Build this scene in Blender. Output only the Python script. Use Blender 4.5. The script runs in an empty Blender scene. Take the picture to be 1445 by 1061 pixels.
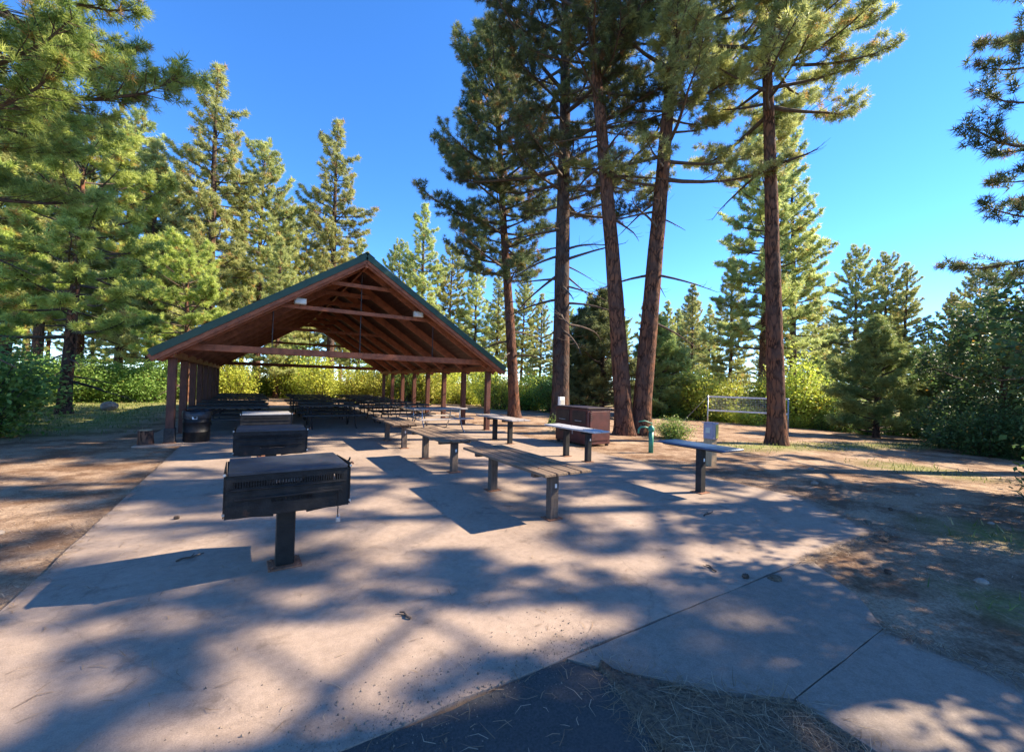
import bpy, math, random
import numpy as np
from mathutils import Vector, Matrix
R = math.radians
random.seed(7)
SC = bpy.context.scene
COL = SC.collection

# ------------------------------------------------------------------ camera
cam_d = bpy.data.cameras.new('camera'); cam = bpy.data.objects.new('camera', cam_d); COL.objects.link(cam)
F_PX, W_PX = 590.0, 1445.0
cam_d.sensor_width = 36.0; cam_d.lens = 36.0 * F_PX / W_PX
cam_d.clip_start = 0.05; cam_d.clip_end = 3000
YAW, ROLL, PITCH = R(31.5), R(1.5), math.atan(11.0 / F_PX)
fw = Vector((math.sin(YAW) * math.cos(PITCH), math.cos(YAW) * math.cos(PITCH), math.sin(PITCH)))
rt = Vector((math.cos(YAW), -math.sin(YAW), 0)); up = rt.cross(fw)
rr = rt * math.cos(ROLL) + up * math.sin(ROLL); uu = up * math.cos(ROLL) - rt * math.sin(ROLL)
m = Matrix((rr, uu, -fw)).transposed().to_4x4(); m.translation = Vector((0, 0, 1.65))
cam.matrix_world = m
SC.camera = cam

# ------------------------------------------------------------------ sky, sun, exposure
SUN_EL, SUN_AZ = R(37), R(-20)          # azimuth measured from +X towards +Y
w = bpy.data.worlds.new('World'); SC.world = w; w.use_nodes = True
nt = w.node_tree
bg = nt.nodes['Background']; bg.inputs[1].default_value = 0.15
sky = nt.nodes.new('ShaderNodeTexSky'); sky.sky_type = 'NISHITA'; sky.sun_disc = False
sky.sun_elevation = SUN_EL; sky.sun_rotation = math.pi / 2 - SUN_AZ
sky.altitude = 2200; sky.air_density = 0.8; sky.dust_density = 0.0; sky.ozone_density = 4.0
hsv = nt.nodes.new('ShaderNodeHueSaturation'); hsv.inputs['Saturation'].default_value = 1.2; hsv.inputs['Hue'].default_value = .504
nt.links.new(sky.outputs[0], hsv.inputs['Color']); nt.links.new(hsv.outputs[0], bg.inputs[0])
sd = bpy.data.lights.new('sun', 'SUN'); sun = bpy.data.objects.new('sun', sd); COL.objects.link(sun)
sd.energy = 4.7; sd.angle = R(0.53); sd.color = (1.0, 0.85, 0.64)
sv = Vector((math.cos(SUN_EL) * math.cos(SUN_AZ), math.cos(SUN_EL) * math.sin(SUN_AZ), math.sin(SUN_EL)))
sun.rotation_euler = sv.to_track_quat('Z', 'Y').to_euler()
sun.location = sv * 60
vs = SC.view_settings
vs.view_transform = 'Standard'; vs.look = 'None'; vs.gamma = 1; vs.exposure = 1.75; vs.use_curve_mapping = False
SC.render.resolution_x = 1024; SC.render.resolution_y = 751
SC.render.engine = 'CYCLES'
SC.cycles.max_bounces = 8; SC.cycles.diffuse_bounces = 4; SC.cycles.transmission_bounces = 5

# ------------------------------------------------------------------ helpers
def tag(o, label=None, cat=None, group=None, kind=None):
    if label: o['label'] = label
    if cat: o['category'] = cat
    if group: o['group'] = group
    if kind: o['kind'] = kind
    return o

def empty(name, loc, label=None, cat=None, group=None, rz=0):
    o = bpy.data.objects.new(name, None); COL.objects.link(o); o.location = loc; o.rotation_euler = (0, 0, rz)
    o.empty_display_size = 0.1
    return tag(o, label, cat, group)

def link(name, me, mat=None, parent=None, loc=None, rz=None):
    o = bpy.data.objects.new(name, me); COL.objects.link(o)
    if mat is not None and len(me.materials) == 0: me.materials.append(mat)
    if parent is not None: o.parent = parent
    if loc is not None: o.location = loc
    if rz is not None: o.rotation_euler = (0, 0, rz)
    return o

class MB:
    def __init__(s): s.v = []; s.f = []
    def _add(s, vs_, fs):
        b = len(s.v); s.v += [tuple(p) for p in vs_]; s.f += [tuple(b + i for i in f) for f in fs]; return s
    def box(s, c, d, rot=None, ch=0.0):
        x, y, z = (k / 2 for k in d); M = rot.to_matrix() if rot is not None else None
        c = Vector(c)
        def T(p): p = Vector(p); return (M @ p if M else p) + c
        if ch <= 0:
            P = [(-x,-y,-z),(x,-y,-z),(x,y,-z),(-x,y,-z),(-x,-y,z),(x,-y,z),(x,y,z),(-x,y,z)]
            return s._add([T(p) for p in P], [(0,3,2,1),(4,5,6,7),(0,1,5,4),(1,2,6,5),(2,3,7,6),(3,0,4,7)])
        # chamfered: 24 verts
        P = []; idx = {}
        for sx in (-1, 1):
            for sy in (-1, 1):
                for sz in (-1, 1):
                    for a in range(3):
                        q = [sx * (x - ch), sy * (y - ch), sz * (z - ch)]
                        q[a] = (sx * x, sy * y, sz * z)[a]
                        idx[(sx, sy, sz, a)] = len(P); P.append(T(q))
        Fs = []
        for a in range(3):
            b, c2 = (a + 1) % 3, (a + 2) % 3
            for sg in (-1, 1):
                def k(u, v_):
                    t = [0, 0, 0]; t[a] = sg; t[b] = u; t[c2] = v_; return idx[(t[0], t[1], t[2], a)]
                q = [k(-1,-1), k(1,-1), k(1,1), k(-1,1)]
                Fs.append(q if sg > 0 else q[::-1])
            for u in (-1, 1):
                for v_ in (-1, 1):
                    def e(wv, ax):
                        t = [0, 0, 0]; t[a] = wv; t[b] = u; t[c2] = v_; return idx[(t[0], t[1], t[2], ax)]
                    q = [e(-1, b), e(1, b), e(1, c2), e(-1, c2)]
                    Fs.append(q if u * v_ < 0 else q[::-1])
        for sx in (-1, 1):
            for sy in (-1, 1):
                for sz in (-1, 1):
                    q = [idx[(sx, sy, sz, a)] for a in range(3)]
                    Fs.append(q if sx * sy * sz > 0 else q[::-1])
        return s._add(P, Fs)
    def beam(s, p0, p1, wd, ht, upv=(0, 0, 1), ch=0.0):
        p0 = Vector(p0); p1 = Vector(p1); d = (p1 - p0); L = d.length; d.normalize()
        side = d.cross(Vector(upv))
        if side.length < 1e-4: side = Vector((1, 0, 0))
        side.normalize(); u2 = side.cross(d)
        q = Matrix((d, -side, u2)).transposed().to_quaternion()
        return s.box((p0 + p1) / 2, (L, wd, ht), q, ch)
    def tube(s, pts, rad, n=8, caps=True):
        pts = [Vector(p) for p in pts]; rad = rad if hasattr(rad, '__len__') else [rad] * len(pts)
        V = []; Fs = []; prev = None
        for i, p in enumerate(pts):
            t = (pts[min(i + 1, len(pts) - 1)] - pts[max(i - 1, 0)]).normalized()
            if prev is None:
                a = t.orthogonal().normalized()
            else:
                a = (prev - t * prev.dot(t)).normalized()
            prev = a; b = t.cross(a)
            for j in range(n):
                th = 2 * math.pi * j / n
                V.append(p + (a * math.cos(th) + b * math.sin(th)) * rad[i])
        for i in range(len(pts) - 1):
            for j in range(n):
                j2 = (j + 1) % n
                Fs.append((i*n+j, i*n+j2, (i+1)*n+j2, (i+1)*n+j))
        if caps:
            Fs.append(tuple(range(n))[::-1]); Fs.append(tuple((len(pts)-1)*n + j for j in range(n)))
        return s._add(V, Fs)
    def prism(s, poly, z0, z1):
        n = len(poly)
        a = sum(poly[i][0]*poly[(i+1)%n][1]-poly[(i+1)%n][0]*poly[i][1] for i in range(n))
        if a < 0: poly = poly[::-1]
        V = [(x, y, z0) for x, y in poly] + [(x, y, z1) for x, y in poly]
        Fs = [tuple(range(n))[::-1], tuple(range(n, 2*n))] + [(i, (i+1)%n, n+(i+1)%n, n+i) for i in range(n)]
        return s._add(V, Fs)
    def lathe(s, prof, n=20, c=(0,0,0)):
        V = []; Fs = []
        for r_, z in prof:
            for j in range(n):
                th = 2*math.pi*j/n; V.append((c[0]+r_*math.cos(th), c[1]+r_*math.sin(th), c[2]+z))
        for i in range(len(prof)-1):
            for j in range(n):
                j2 = (j+1) % n; Fs.append((i*n+j, i*n+j2, (i+1)*n+j2, (i+1)*n+j))
        Fs.append(tuple(range(n))[::-1]); Fs.append(tuple((len(prof)-1)*n+j for j in range(n)))
        return s._add(V, Fs)
    def mesh(s, name, smooth=False):
        me = bpy.data.meshes.new(name); me.from_pydata(s.v, [], s.f); me.update()
        if smooth: me.polygons.foreach_set('use_smooth', [True] * len(me.polygons))
        return me
    def build(s, name, mat, parent=None, smooth=False, loc=None):
        return link(name, s.mesh(name, smooth), mat, parent, loc)

def tri_mesh(name, V, col=None, faces_per=3):
    """V: (n,k,3) polygons of k verts each; col: (n,4) per polygon colour."""
    n, k = V.shape[0], V.shape[1]
    me = bpy.data.meshes.new(name)
    me.vertices.add(n*k); me.vertices.foreach_set('co', V.reshape(-1).astype(np.float32))
    me.loops.add(n*k); me.loops.foreach_set('vertex_index', np.arange(n*k, dtype=np.int32))
    me.polygons.add(n); me.polygons.foreach_set('loop_start', np.arange(0, n*k, k, dtype=np.int32))
    me.polygons.foreach_set('loop_total', np.full(n, k, dtype=np.int32))
    me.update(calc_edges=True)
    if col is not None:
        at = me.attributes.new('tint', 'FLOAT_COLOR', 'POINT')
        at.data.foreach_set('color', np.repeat(col, k, axis=0).reshape(-1).astype(np.float32))
    return me

# ------------------------------------------------------------------ materials
def new_mat(name):
    m_ = bpy.data.materials.new(name); m_.use_nodes = True
    return m_, m_.node_tree.nodes, m_.node_tree.links, m_.node_tree.nodes['Principled BSDF']

def surf(name, c1, c2, scale=8, rough=0.8, metal=0.0, bump=0.2, bscale=60, stretch=None, c3=None, s3=1.2, lo=.35, hi=.65, bdist=0.01, t3=.52, coat=0, spec=0.5):
    m_, N, L, P = new_mat(name)
    tc = N.new('ShaderNodeTexCoord'); mp = N.new('ShaderNodeMapping'); L.new(tc.outputs['Object'], mp.inputs[0])
    if stretch: mp.inputs['Scale'].default_value = stretch
    n1 = N.new('ShaderNodeTexNoise'); n1.inputs['Scale'].default_value = scale; n1.inputs['Detail'].default_value = 6; n1.inputs['Roughness'].default_value = .62
    L.new(mp.outputs[0], n1.inputs['Vector'])
    rp = N.new('ShaderNodeValToRGB'); L.new(n1.outputs['Fac'], rp.inputs[0])
    rp.color_ramp.elements[0].position = lo; rp.color_ramp.elements[1].position = hi
    rp.color_ramp.elements[0].color = (*c1, 1); rp.color_ramp.elements[1].color = (*c2, 1)
    out = rp.outputs[0]
    if c3:
        n3 = N.new('ShaderNodeTexNoise'); n3.inputs['Scale'].default_value = s3; n3.inputs['Detail'].default_value = 7; n3.inputs['Roughness'].default_value = .65
        L.new(mp.outputs[0], n3.inputs['Vector'])
        r3 = N.new('ShaderNodeValToRGB'); r3.color_ramp.elements[0].position = t3; r3.color_ramp.elements[1].position = t3 + .12
        L.new(n3.outputs['Fac'], r3.inputs[0])
        mx = N.new('ShaderNodeMix'); mx.data_type = 'RGBA'; L.new(r3.outputs[0], mx.inputs[0]); L.new(out, mx.inputs[6]); mx.inputs[7].default_value = (*c3, 1)
        out = mx.outputs[2]
    L.new(out, P.inputs['Base Color'])
    P.inputs['Roughness'].default_value = rough; P.inputs['Metallic'].default_value = metal
    P.inputs['Specular IOR Level'].default_value = spec
    if bump:
        n2 = N.new('ShaderNodeTexNoise'); n2.inputs['Scale'].default_value = bscale; n2.inputs['Detail'].default_value = 5; L.new(mp.outputs[0], n2.inputs['Vector'])
        b = N.new('ShaderNodeBump'); b.inputs['Strength'].default_value = bump; b.inputs['Distance'].default_value = bdist
        L.new(n2.outputs['Fac'], b.inputs['Height']); L.new(b.outputs[0], P.inputs['Normal'])
    return m_

def concrete_mat(name, ca, cb, cs, seedoff):
    m_, N, L, P = new_mat(name)
    tc = N.new('ShaderNodeTexCoord'); mp = N.new('ShaderNodeMapping'); L.new(tc.outputs['Object'], mp.inputs[0]); mp.inputs['Location'].default_value = (seedoff, seedoff*.7, 0)
    def noise(sc, det=6, ro=.6):
        n = N.new('ShaderNodeTexNoise'); n.inputs['Scale'].default_value = sc; n.inputs['Detail'].default_value = det; n.inputs['Roughness'].default_value = ro
        L.new(mp.outputs[0], n.inputs['Vector']); return n.outputs['Fac']
    def ramp(src, a, b, ca_=(0,0,0,1), cb_=(1,1,1,1)):
        r_ = N.new('ShaderNodeValToRGB'); r_.color_ramp.elements[0].position = a; r_.color_ramp.elements[1].position = b
        r_.color_ramp.elements[0].color = ca_; r_.color_ramp.elements[1].color = cb_; L.new(src, r_.inputs[0]); return r_.outputs[0]
    def mix(f, a, b, mode='MIX'):
        x = N.new('ShaderNodeMix'); x.data_type = 'RGBA'; x.blend_type = mode
        if isinstance(f, float): x.inputs[0].default_value = f
        else: L.new(f, x.inputs[0])
        L.new(a, x.inputs[6])
        if isinstance(b, tuple): x.inputs[7].default_value = b
        else: L.new(b, x.inputs[7])
        return x.outputs[2]
    base = ramp(noise(.9, 8, .7), .3, .7, (*ca, 1), (*cb, 1))
    base = mix(ramp(noise(2.6, 7, .7), .56, .74), base, (*cs, 1))                     # stains
    fine = ramp(noise(140, 3, .7), .3, .72, (.72, .72, .72, 1), (1.1, 1.1, 1.1, 1))
    base = mix(1.0, base, fine, 'MULTIPLY')
    base = mix(ramp(noise(31, 5, .75), .66, .71), base, (cs[0]*.45, cs[1]*.42, cs[2]*.4, 1))   # specks of litter
    base = mix(1.0, base, ramp(noise(13, 7, .8), .34, .66, (.80, .79, .78, 1), (1.1, 1.1, 1.1, 1)), 'MULTIPLY')
    nzc = N.new('ShaderNodeTexNoise'); nzc.inputs['Scale'].default_value = 1.6; nzc.inputs['Detail'].default_value = 8; nzc.inputs['Roughness'].default_value = .7; L.new(mp.outputs[0], nzc.inputs['Vector'])
    dv = N.new('ShaderNodeMix'); dv.data_type = 'RGBA'; dv.inputs[0].default_value = .22; L.new(mp.outputs[0], dv.inputs[6]); L.new(nzc.outputs['Color'], dv.inputs[7])
    vc = N.new('ShaderNodeTexVoronoi'); vc.feature = 'DISTANCE_TO_EDGE'; vc.inputs['Scale'].default_value = .42; L.new(dv.outputs[2], vc.inputs['Vector'])
    base = mix(ramp(vc.outputs['Distance'], .0, .0005, (.22, .22, .22, 1), (0, 0, 0, 1)), base, (.07, .052, .04, 1))
    L.new(base, P.inputs['Base Color']); P.inputs['Roughness'].default_value = .88; P.inputs['Specular IOR Level'].default_value = .3
    b = N.new('ShaderNodeBump'); b.inputs['Strength'].default_value = .5; b.inputs['Distance'].default_value = .004
    L.new(noise(110, 5, .7), b.inputs['Height']); L.new(b.outputs[0], P.inputs['Normal'])
    return m_

def ground_mat():
    m_, N, L, P = new_mat('dirt_ground')
    tc = N.new('ShaderNodeTexCoord')
    def noise(sc, det=6, ro=.6, stretch=None):
        mp = N.new('ShaderNodeMapping'); L.new(tc.outputs['Object'], mp.inputs[0])
        if stretch: mp.inputs['Scale'].default_value = stretch
        n = N.new('ShaderNodeTexNoise'); n.inputs['Scale'].default_value = sc; n.inputs['Detail'].default_value = det; n.inputs['Roughness'].default_value = ro
        L.new(mp.outputs[0], n.inputs['Vector']); return n.outputs['Fac']
    def ramp(src, a, b, ca_=(0,0,0,1), cb_=(1,1,1,1)):
        r_ = N.new('ShaderNodeValToRGB'); r_.color_ramp.elements[0].position = a; r_.color_ramp.elements[1].position = b
        r_.color_ramp.elements[0].color = ca_; r_.color_ramp.elements[1].color = cb_; L.new(src, r_.inputs[0]); return r_.outputs[0]
    def mix(f, a, b, mode='MIX'):
        x = N.new('ShaderNodeMix'); x.data_type = 'RGBA'; x.blend_type = mode
        if isinstance(f, float): x.inputs[0].default_value = f
        else: L.new(f, x.inputs[0])
        L.new(a, x.inputs[6])
        if isinstance(b, tuple): x.inputs[7].default_value = b
        else: L.new(b, x.inputs[7])
        return x.outputs[2]
    base = ramp(noise(.35, 8, .65), .32, .68, (.35, .245, .165, 1), (.50, .375, .27, 1))
    litter = ramp(noise(1.1, 9, .75), .43, .58)
    base = mix(litter, base, (.195, .118, .074, 1))
    strands = ramp(noise(42, 6, .8), .40, .62, (.62, .58, .55, 1), (1.16, 1.14, 1.1, 1))
    base = mix(1.0, base, strands, 'MULTIPLY')
    peb = ramp(noise(75, 4, .8), .68, .74)
    base = mix(peb, base, (.46, .36, .28, 1))
    at = N.new('ShaderNodeAttribute'); at.attribute_name = 'tint'
    sp = N.new('ShaderNodeSeparateColor'); L.new(at.outputs['Color'], sp.inputs[0])
    gm = N.new('ShaderNodeMath'); gm.operation = 'MULTIPLY'; L.new(sp.outputs[0], gm.inputs[0]); L.new(ramp(noise(2.2, 8, .75), .32, .52), gm.inputs[1])
    gcol = ramp(noise(24, 4, .7), .35, .65, (.11, .15, .033, 1), (.28, .30, .085, 1))
    x = N.new('ShaderNodeMix'); x.data_type = 'RGBA'; L.new(gm.outputs[0], x.inputs[0]); L.new(base, x.inputs[6]); L.new(gcol, x.inputs[7])
    L.new(x.outputs[2], P.inputs['Base Color']); P.inputs['Roughness'].default_value = .95; P.inputs['Specular IOR Level'].default_value = .15
    b = N.new('ShaderNodeBump'); b.inputs['Strength'].default_value = .8; b.inputs['Distance'].default_value = .03
    L.new(noise(38, 7, .78), b.inputs['Height']); L.new(b.outputs[0], P.inputs['Normal'])
    return m_

def foliage_mat(name, dark, light, dead, trans=.35):
    m_ = bpy.data.materials.new(name); m_.use_nodes = True; N = m_.node_tree.nodes; L = m_.node_tree.links
    N.clear(); out = N.new('ShaderNodeOutputMaterial')
    at = N.new('ShaderNodeAttribute'); at.attribute_name = 'tint'
    sp = N.new('ShaderNodeSeparateColor'); L.new(at.outputs['Color'], sp.inputs[0])
    x = N.new('ShaderNodeMix'); x.data_type = 'RGBA'; L.new(sp.outputs[0], x.inputs[0]); x.inputs[6].default_value = (*dark, 1); x.inputs[7].default_value = (*light, 1)
    y = N.new('ShaderNodeMix'); y.data_type = 'RGBA'; L.new(sp.outputs[1], y.inputs[0]); L.new(x.outputs[2], y.inputs[6]); y.inputs[7].default_value = (*dead, 1)
    oi = N.new('ShaderNodeObjectInfo')
    hs = N.new('ShaderNodeHueSaturation'); L.new(y.outputs[2], hs.inputs['Color'])
    mr = N.new('ShaderNodeMapRange'); mr.inputs[3].default_value = .482; mr.inputs[4].default_value = .512; L.new(oi.outputs['Random'], mr.inputs[0]); L.new(mr.outputs[0], hs.inputs['Hue'])
    mv = N.new('ShaderNodeMapRange'); mv.inputs[3].default_value = .8; mv.inputs[4].default_value = 1.2; L.new(oi.outputs['Random'], mv.inputs[0]); L.new(mv.outputs[0], hs.inputs['Value'])
    d = N.new('ShaderNodeBsdfPrincipled'); d.inputs['Roughness'].default_value = .55; d.inputs['Specular IOR Level'].default_value = .35; L.new(hs.outputs[0], d.inputs['Base Color'])
    t = N.new('ShaderNodeBsdfTranslucent'); L.new(hs.outputs[0], t.inputs['Color'])
    ms = N.new('ShaderNodeMixShader'); ms.inputs[0].default_value = trans; L.new(d.outputs[0], ms.inputs[1]); L.new(t.outputs[0], ms.inputs[2])
    L.new(ms.outputs[0], out.inputs[0])
    return m_

def bark_mat(name, dark, light, grey):
    m_, N, L, P = new_mat(name)
    tc = N.new('ShaderNodeTexCoord'); mp = N.new('ShaderNodeMapping'); L.new(tc.outputs['Object'], mp.inputs[0]); mp.inputs['Scale'].default_value = (1, 1, .28)
    nz = N.new('ShaderNodeTexNoise'); nz.inputs['Scale'].default_value = 5; nz.inputs['Detail'].default_value = 4; L.new(mp.outputs[0], nz.inputs['Vector'])
    ad = N.new('ShaderNodeMix'); ad.data_type = 'RGBA'; ad.inputs[0].default_value = .3; L.new(mp.outputs[0], ad.inputs[6]); L.new(nz.outputs['Color'], ad.inputs[7])
    vo = N.new('ShaderNodeTexVoronoi'); vo.feature = 'DISTANCE_TO_EDGE'; vo.inputs['Scale'].default_value = 10; L.new(ad.outputs[2], vo.inputs['Vector'])
    rp = N.new('ShaderNodeValToRGB'); rp.color_ramp.elements[0].position = .0; rp.color_ramp.elements[1].position = .2; L.new(vo.outputs['Distance'], rp.inputs[0])
    rp.color_ramp.elements[0].color = (*dark, 1); rp.color_ramp.elements[1].color = (*light, 1)
    n2 = N.new('ShaderNodeTexNoise'); n2.inputs['Scale'].default_value = 2.5; n2.inputs['Detail'].default_value = 7; L.new(tc.outputs['Object'], n2.inputs['Vector'])
    r2 = N.new('ShaderNodeValToRGB'); r2.color_ramp.elements[0].position = .42; r2.color_ramp.elements[1].position = .68; L.new(n2.outputs['Fac'], r2.inputs[0])
    mx = N.new('ShaderNodeMix'); mx.data_type = 'RGBA'; L.new(r2.outputs[0], mx.inputs[0]); L.new(rp.outputs[0], mx.inputs[6]); mx.inputs[7].default_value = (*grey, 1)
    L.new(mx.outputs[2], P.inputs['Base Color']); P.inputs['Roughness'].default_value = .95; P.inputs['Specular IOR Level'].default_value = .15
    b = N.new('ShaderNodeBump'); b.inputs['Strength'].default_value = 1; b.inputs['Distance'].default_value = .09
    r3 = N.new('ShaderNodeMath'); r3.operation = 'ADD'; L.new(rp.outputs[0], r3.inputs[0]); L.new(n2.outputs['Fac'], r3.inputs[1])
    L.new(r3.outputs[0], b.inputs['Height']); L.new(b.outputs[0], P.inputs['Normal'])
    return m_

M = {}
M['concrete'] = concrete_mat('concrete', (.285, .214, .167), (.405, .312, .245), (.175, .128, .098), 0)
M['walk'] = concrete_mat('sidewalk_concrete', (.235, .187, .15), (.31, .25, .20), (.18, .142, .113), 11)
M['asphalt'] = surf('asphalt', (.035, .034, .034), (.075, .07, .066), 90, .92, 0, .9, 220, bdist=.008, c3=(.10, .08, .065), s3=3, t3=.6)
M['dirt'] = ground_mat()
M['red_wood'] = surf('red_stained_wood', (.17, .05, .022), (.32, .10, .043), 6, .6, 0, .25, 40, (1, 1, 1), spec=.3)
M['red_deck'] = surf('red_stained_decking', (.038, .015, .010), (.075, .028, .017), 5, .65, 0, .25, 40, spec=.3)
M['post_wood'] = surf('brown_stained_post', (.07, .026, .017), (.13, .046, .028), 7, .6, 0, .3, 40, (3, 3, .6), spec=.3)
M['char'] = surf('blackened_post_foot', (.02, .018, .017), (.055, .045, .04), 20, .9)
M['grey_wood'] = surf('weathered_plank', (.10, .066, .043), (.23, .155, .10), 7, .85, 0, .5, 45, (9, .7, 9), c3=(.10, .07, .05), s3=5)
M['leg_wood'] = surf('weathered_post', (.055, .04, .032), (.13, .095, .075), 8, .85, 0, .5, 45, (8, 8, .7))
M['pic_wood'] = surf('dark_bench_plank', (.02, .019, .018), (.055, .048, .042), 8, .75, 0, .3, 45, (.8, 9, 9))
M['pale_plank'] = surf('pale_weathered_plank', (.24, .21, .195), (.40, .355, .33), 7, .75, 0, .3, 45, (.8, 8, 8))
M['roof_green'] = surf('green_metal_roofing', (.010, .032, .015), (.017, .046, .022), 4, .45, .2, .05, 30)
M['black_iron'] = surf('black_painted_steel', (.006, .006, .007), (.016, .016, .017), 12, .5, 0, .25, 90, c3=(.07, .028, .014), s3=6, t3=.62, spec=.22)
M['griddle'] = surf('sky_tinted_steel_plate', (.018, .023, .034), (.045, .053, .072), 5, .45, .2, .15, 60, c3=(.12, .05, .028), s3=2.6, t3=.6)  # blue of the reflected sky is put into the base colour, with rust patches
M['griddle_sunlit'] = surf('sunlit_steel_plate', (.34, .33, .31), (.46, .44, .42), 6, .5, .35, .15, 60, c3=(.32, .15, .07), s3=3.2, t3=.56)  # lit copy of the plate: sunlight painted in as a paler colour
M['rust'] = surf('rusty_steel', (.16, .06, .03), (.30, .14, .08), 30, .85, .2, .5, 120)
M['post_iron'] = surf('worn_black_pipe', (.008, .0075, .0075), (.022, .019, .017), 9, .55, 0, .3, 60, c3=(.16, .068, .033), s3=7, t3=.6, spec=.25)
M['steel'] = surf('galvanised_steel', (.32, .33, .34), (.52, .53, .54), 14, .4, .8, .1, 60)
M['pale_top'] = surf('pale_metal_top', (.42, .42, .43), (.6, .6, .61), 6, .5, .35, .1, 60, c3=(.25, .23, .22), s3=4, t3=.6)
M['sky_sheen_top'] = surf('smooth_sky_tinted_top', (.035, .065, .13), (.06, .10, .19), 5, .28, .3, .08, 50, c3=(.09, .10, .12), s3=4, t3=.6)  # blue sheen of the sky painted into the colour of the top
M['dark_post'] = surf('dark_square_post', (.012, .012, .013), (.028, .027, .027), 9, .65, 0, .2, 60, spec=.25)
M['brown_metal'] = surf('maroon_brown_steel', (.055, .015, .012), (.10, .027, .021), 5, .5, .1, .1, 40, c3=(.08, .03, .02), s3=6, t3=.6)
M['dark_metal'] = surf('dark_brown_steel', (.022, .013, .012), (.045, .025, .02), 5, .5, .2, .1, 40)
M['green_paint'] = surf('green_painted_pipe', (.02, .17, .11), (.04, .25, .16), 8, .45, 0, .1, 50)
M['white'] = surf('white_paint', (.66, .65, .63), (.8, .79, .77), 5, .6, 0, .1, 50)
M['beige_box'] = surf('cream_lamp_housing', (.46, .43, .37), (.58, .55, .48), 5, .5, 0, .1, 50)
M['glass'] = surf('frosted_lens', (.5, .5, .47), (.62, .62, .58), 8, .15, 0, 0)
M['tan_wood'] = surf('tan_timber', (.34, .22, .12), (.48, .33, .19), 6, .8, 0, .3, 45, (8, 8, .7))
M['yellow'] = surf('yellow_paint', (.55, .43, .08), (.66, .53, .12), 7, .6)
M['mauve'] = surf('grey_mauve_plastic', (.27, .22, .28), (.36, .31, .36), 7, .6)
M['bag'] = surf('black_plastic_liner', (.012, .012, .014), (.03, .03, .034), 9, .32, 0, .8, 14, bdist=.03)
M['net'] = surf('white_net_tape', (.66, .67, .7), (.78, .78, .8), 5, .7)
M['bark_red'] = bark_mat('ponderosa_bark', (.018, .011, .009), (.19, .082, .046), (.10, .058, .045))
M['bark_dark'] = bark_mat('dark_bark', (.022, .016, .013), (.115, .062, .042), (.075, .058, .05))
M['twig'] = surf('branch_bark', (.05, .035, .028), (.11, .075, .055), 12, .95, 0, .3, 40)
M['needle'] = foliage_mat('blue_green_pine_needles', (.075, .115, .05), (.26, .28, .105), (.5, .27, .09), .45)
M['needle_sun'] = foliage_mat('sunlit_pine_needles', (.15, .24, .055), (.54, .61, .16), (.5, .3, .09), .5)  # lit copy of the needles, yellowed and lightened to stand in for sunlight
M['needle_far'] = foliage_mat('sun_lightened_pine_needles', (.14, .195, .07), (.52, .55, .20), (.5, .29, .1), .5)  # paler needle copy, sunlit brightness put into the colour
M['oak'] = foliage_mat('dark_oak_leaves', (.045, .095, .035), (.13, .20, .06), (.42, .22, .03), .4)
M['willow'] = foliage_mat('yellow_green_shrub_leaves', (.27, .34, .05), (.66, .67, .10), (.50, .33, .04), .45)
M['shrub'] = foliage_mat('bright_green_shrub_leaves', (.10, .215, .045), (.31, .46, .10), (.34, .27, .04), .42)
M['juniper'] = foliage_mat('juniper_foliage', (.13, .22, .07), (.45, .50, .16), (.3, .25, .1), .4)
M['straw'] = foliage_mat('dry_needle_litter', (.13, .082, .045), (.38, .27, .15), (.46, .36, .23), .15)
M['grass'] = foliage_mat('thin_grass', (.08, .12, .028), (.24, .26, .075), (.42, .34, .16), .4)
M['crumb'] = foliage_mat('asphalt_grit', (.04, .034, .03), (.20, .15, .115), (.36, .28, .22), 0.0)
M['rock'] = surf('pale_rock', (.20, .16, .13), (.33, .27, .22), 5, .9, 0, .6, 14, bdist=.03)

# ------------------------------------------------------------------ terrain
def gz_np(x, y):
    n = (np.sin(x*.9+1.3)*np.cos(y*.7+.4) + .6*np.sin(x*2.3+y*1.7) + .5*np.cos(x*1.1-y*2.9+2)) * .008
    big = (np.sin(x*.13+.5)*np.cos(y*.11)) * .05 * np.clip((np.hypot(x-3, y-10)-14)/20, 0, 1)
    drop = -np.clip(x-10, 0, 28) * .028
    left = np.clip(-x-3, 0, 30)*.006 + np.clip(y-30, 0, 60)*.012 - np.clip(x-25,0,40)*.0
    return -.032 + n + big + drop + left
def gz(x, y): return float(gz_np(np.array(float(x)), np.array(float(y))))

def axis(lo, hi, c, fine, half):
    mid = np.arange(c-half, c+half+1e-6, fine)
    def out(a, b, s):
        r_ = [a]; st = fine
        while abs(r_[-1]-b) > st and len(r_) < 200: st *= 1.13; r_.append(r_[-1]+s*st)
        return r_[1:] + [b]
    return np.array(out(mid[0], lo, -1)[::-1] + list(mid) + out(mid[-1], hi, 1))
xs = axis(-500, 600, 6, .22, 14); ys = axis(-300, 700, 8, .22, 13)
X, Y = np.meshgrid(xs, ys); Z = gz_np(X, Y)
nx, ny = len(xs), len(ys)
me = bpy.data.meshes.new('ground')
vv = np.stack([X, Y, Z], -1).reshape(-1, 3)
ii = np.arange(nx*ny).reshape(ny, nx)
ff = np.stack([ii[:-1, :-1], ii[:-1, 1:], ii[1:, 1:], ii[1:, :-1]], -1).reshape(-1, 4)
me.from_pydata(vv.tolist(), [], ff.tolist()); me.update()
me.polygons.foreach_set('use_smooth', [True]*len(me.polygons))
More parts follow.
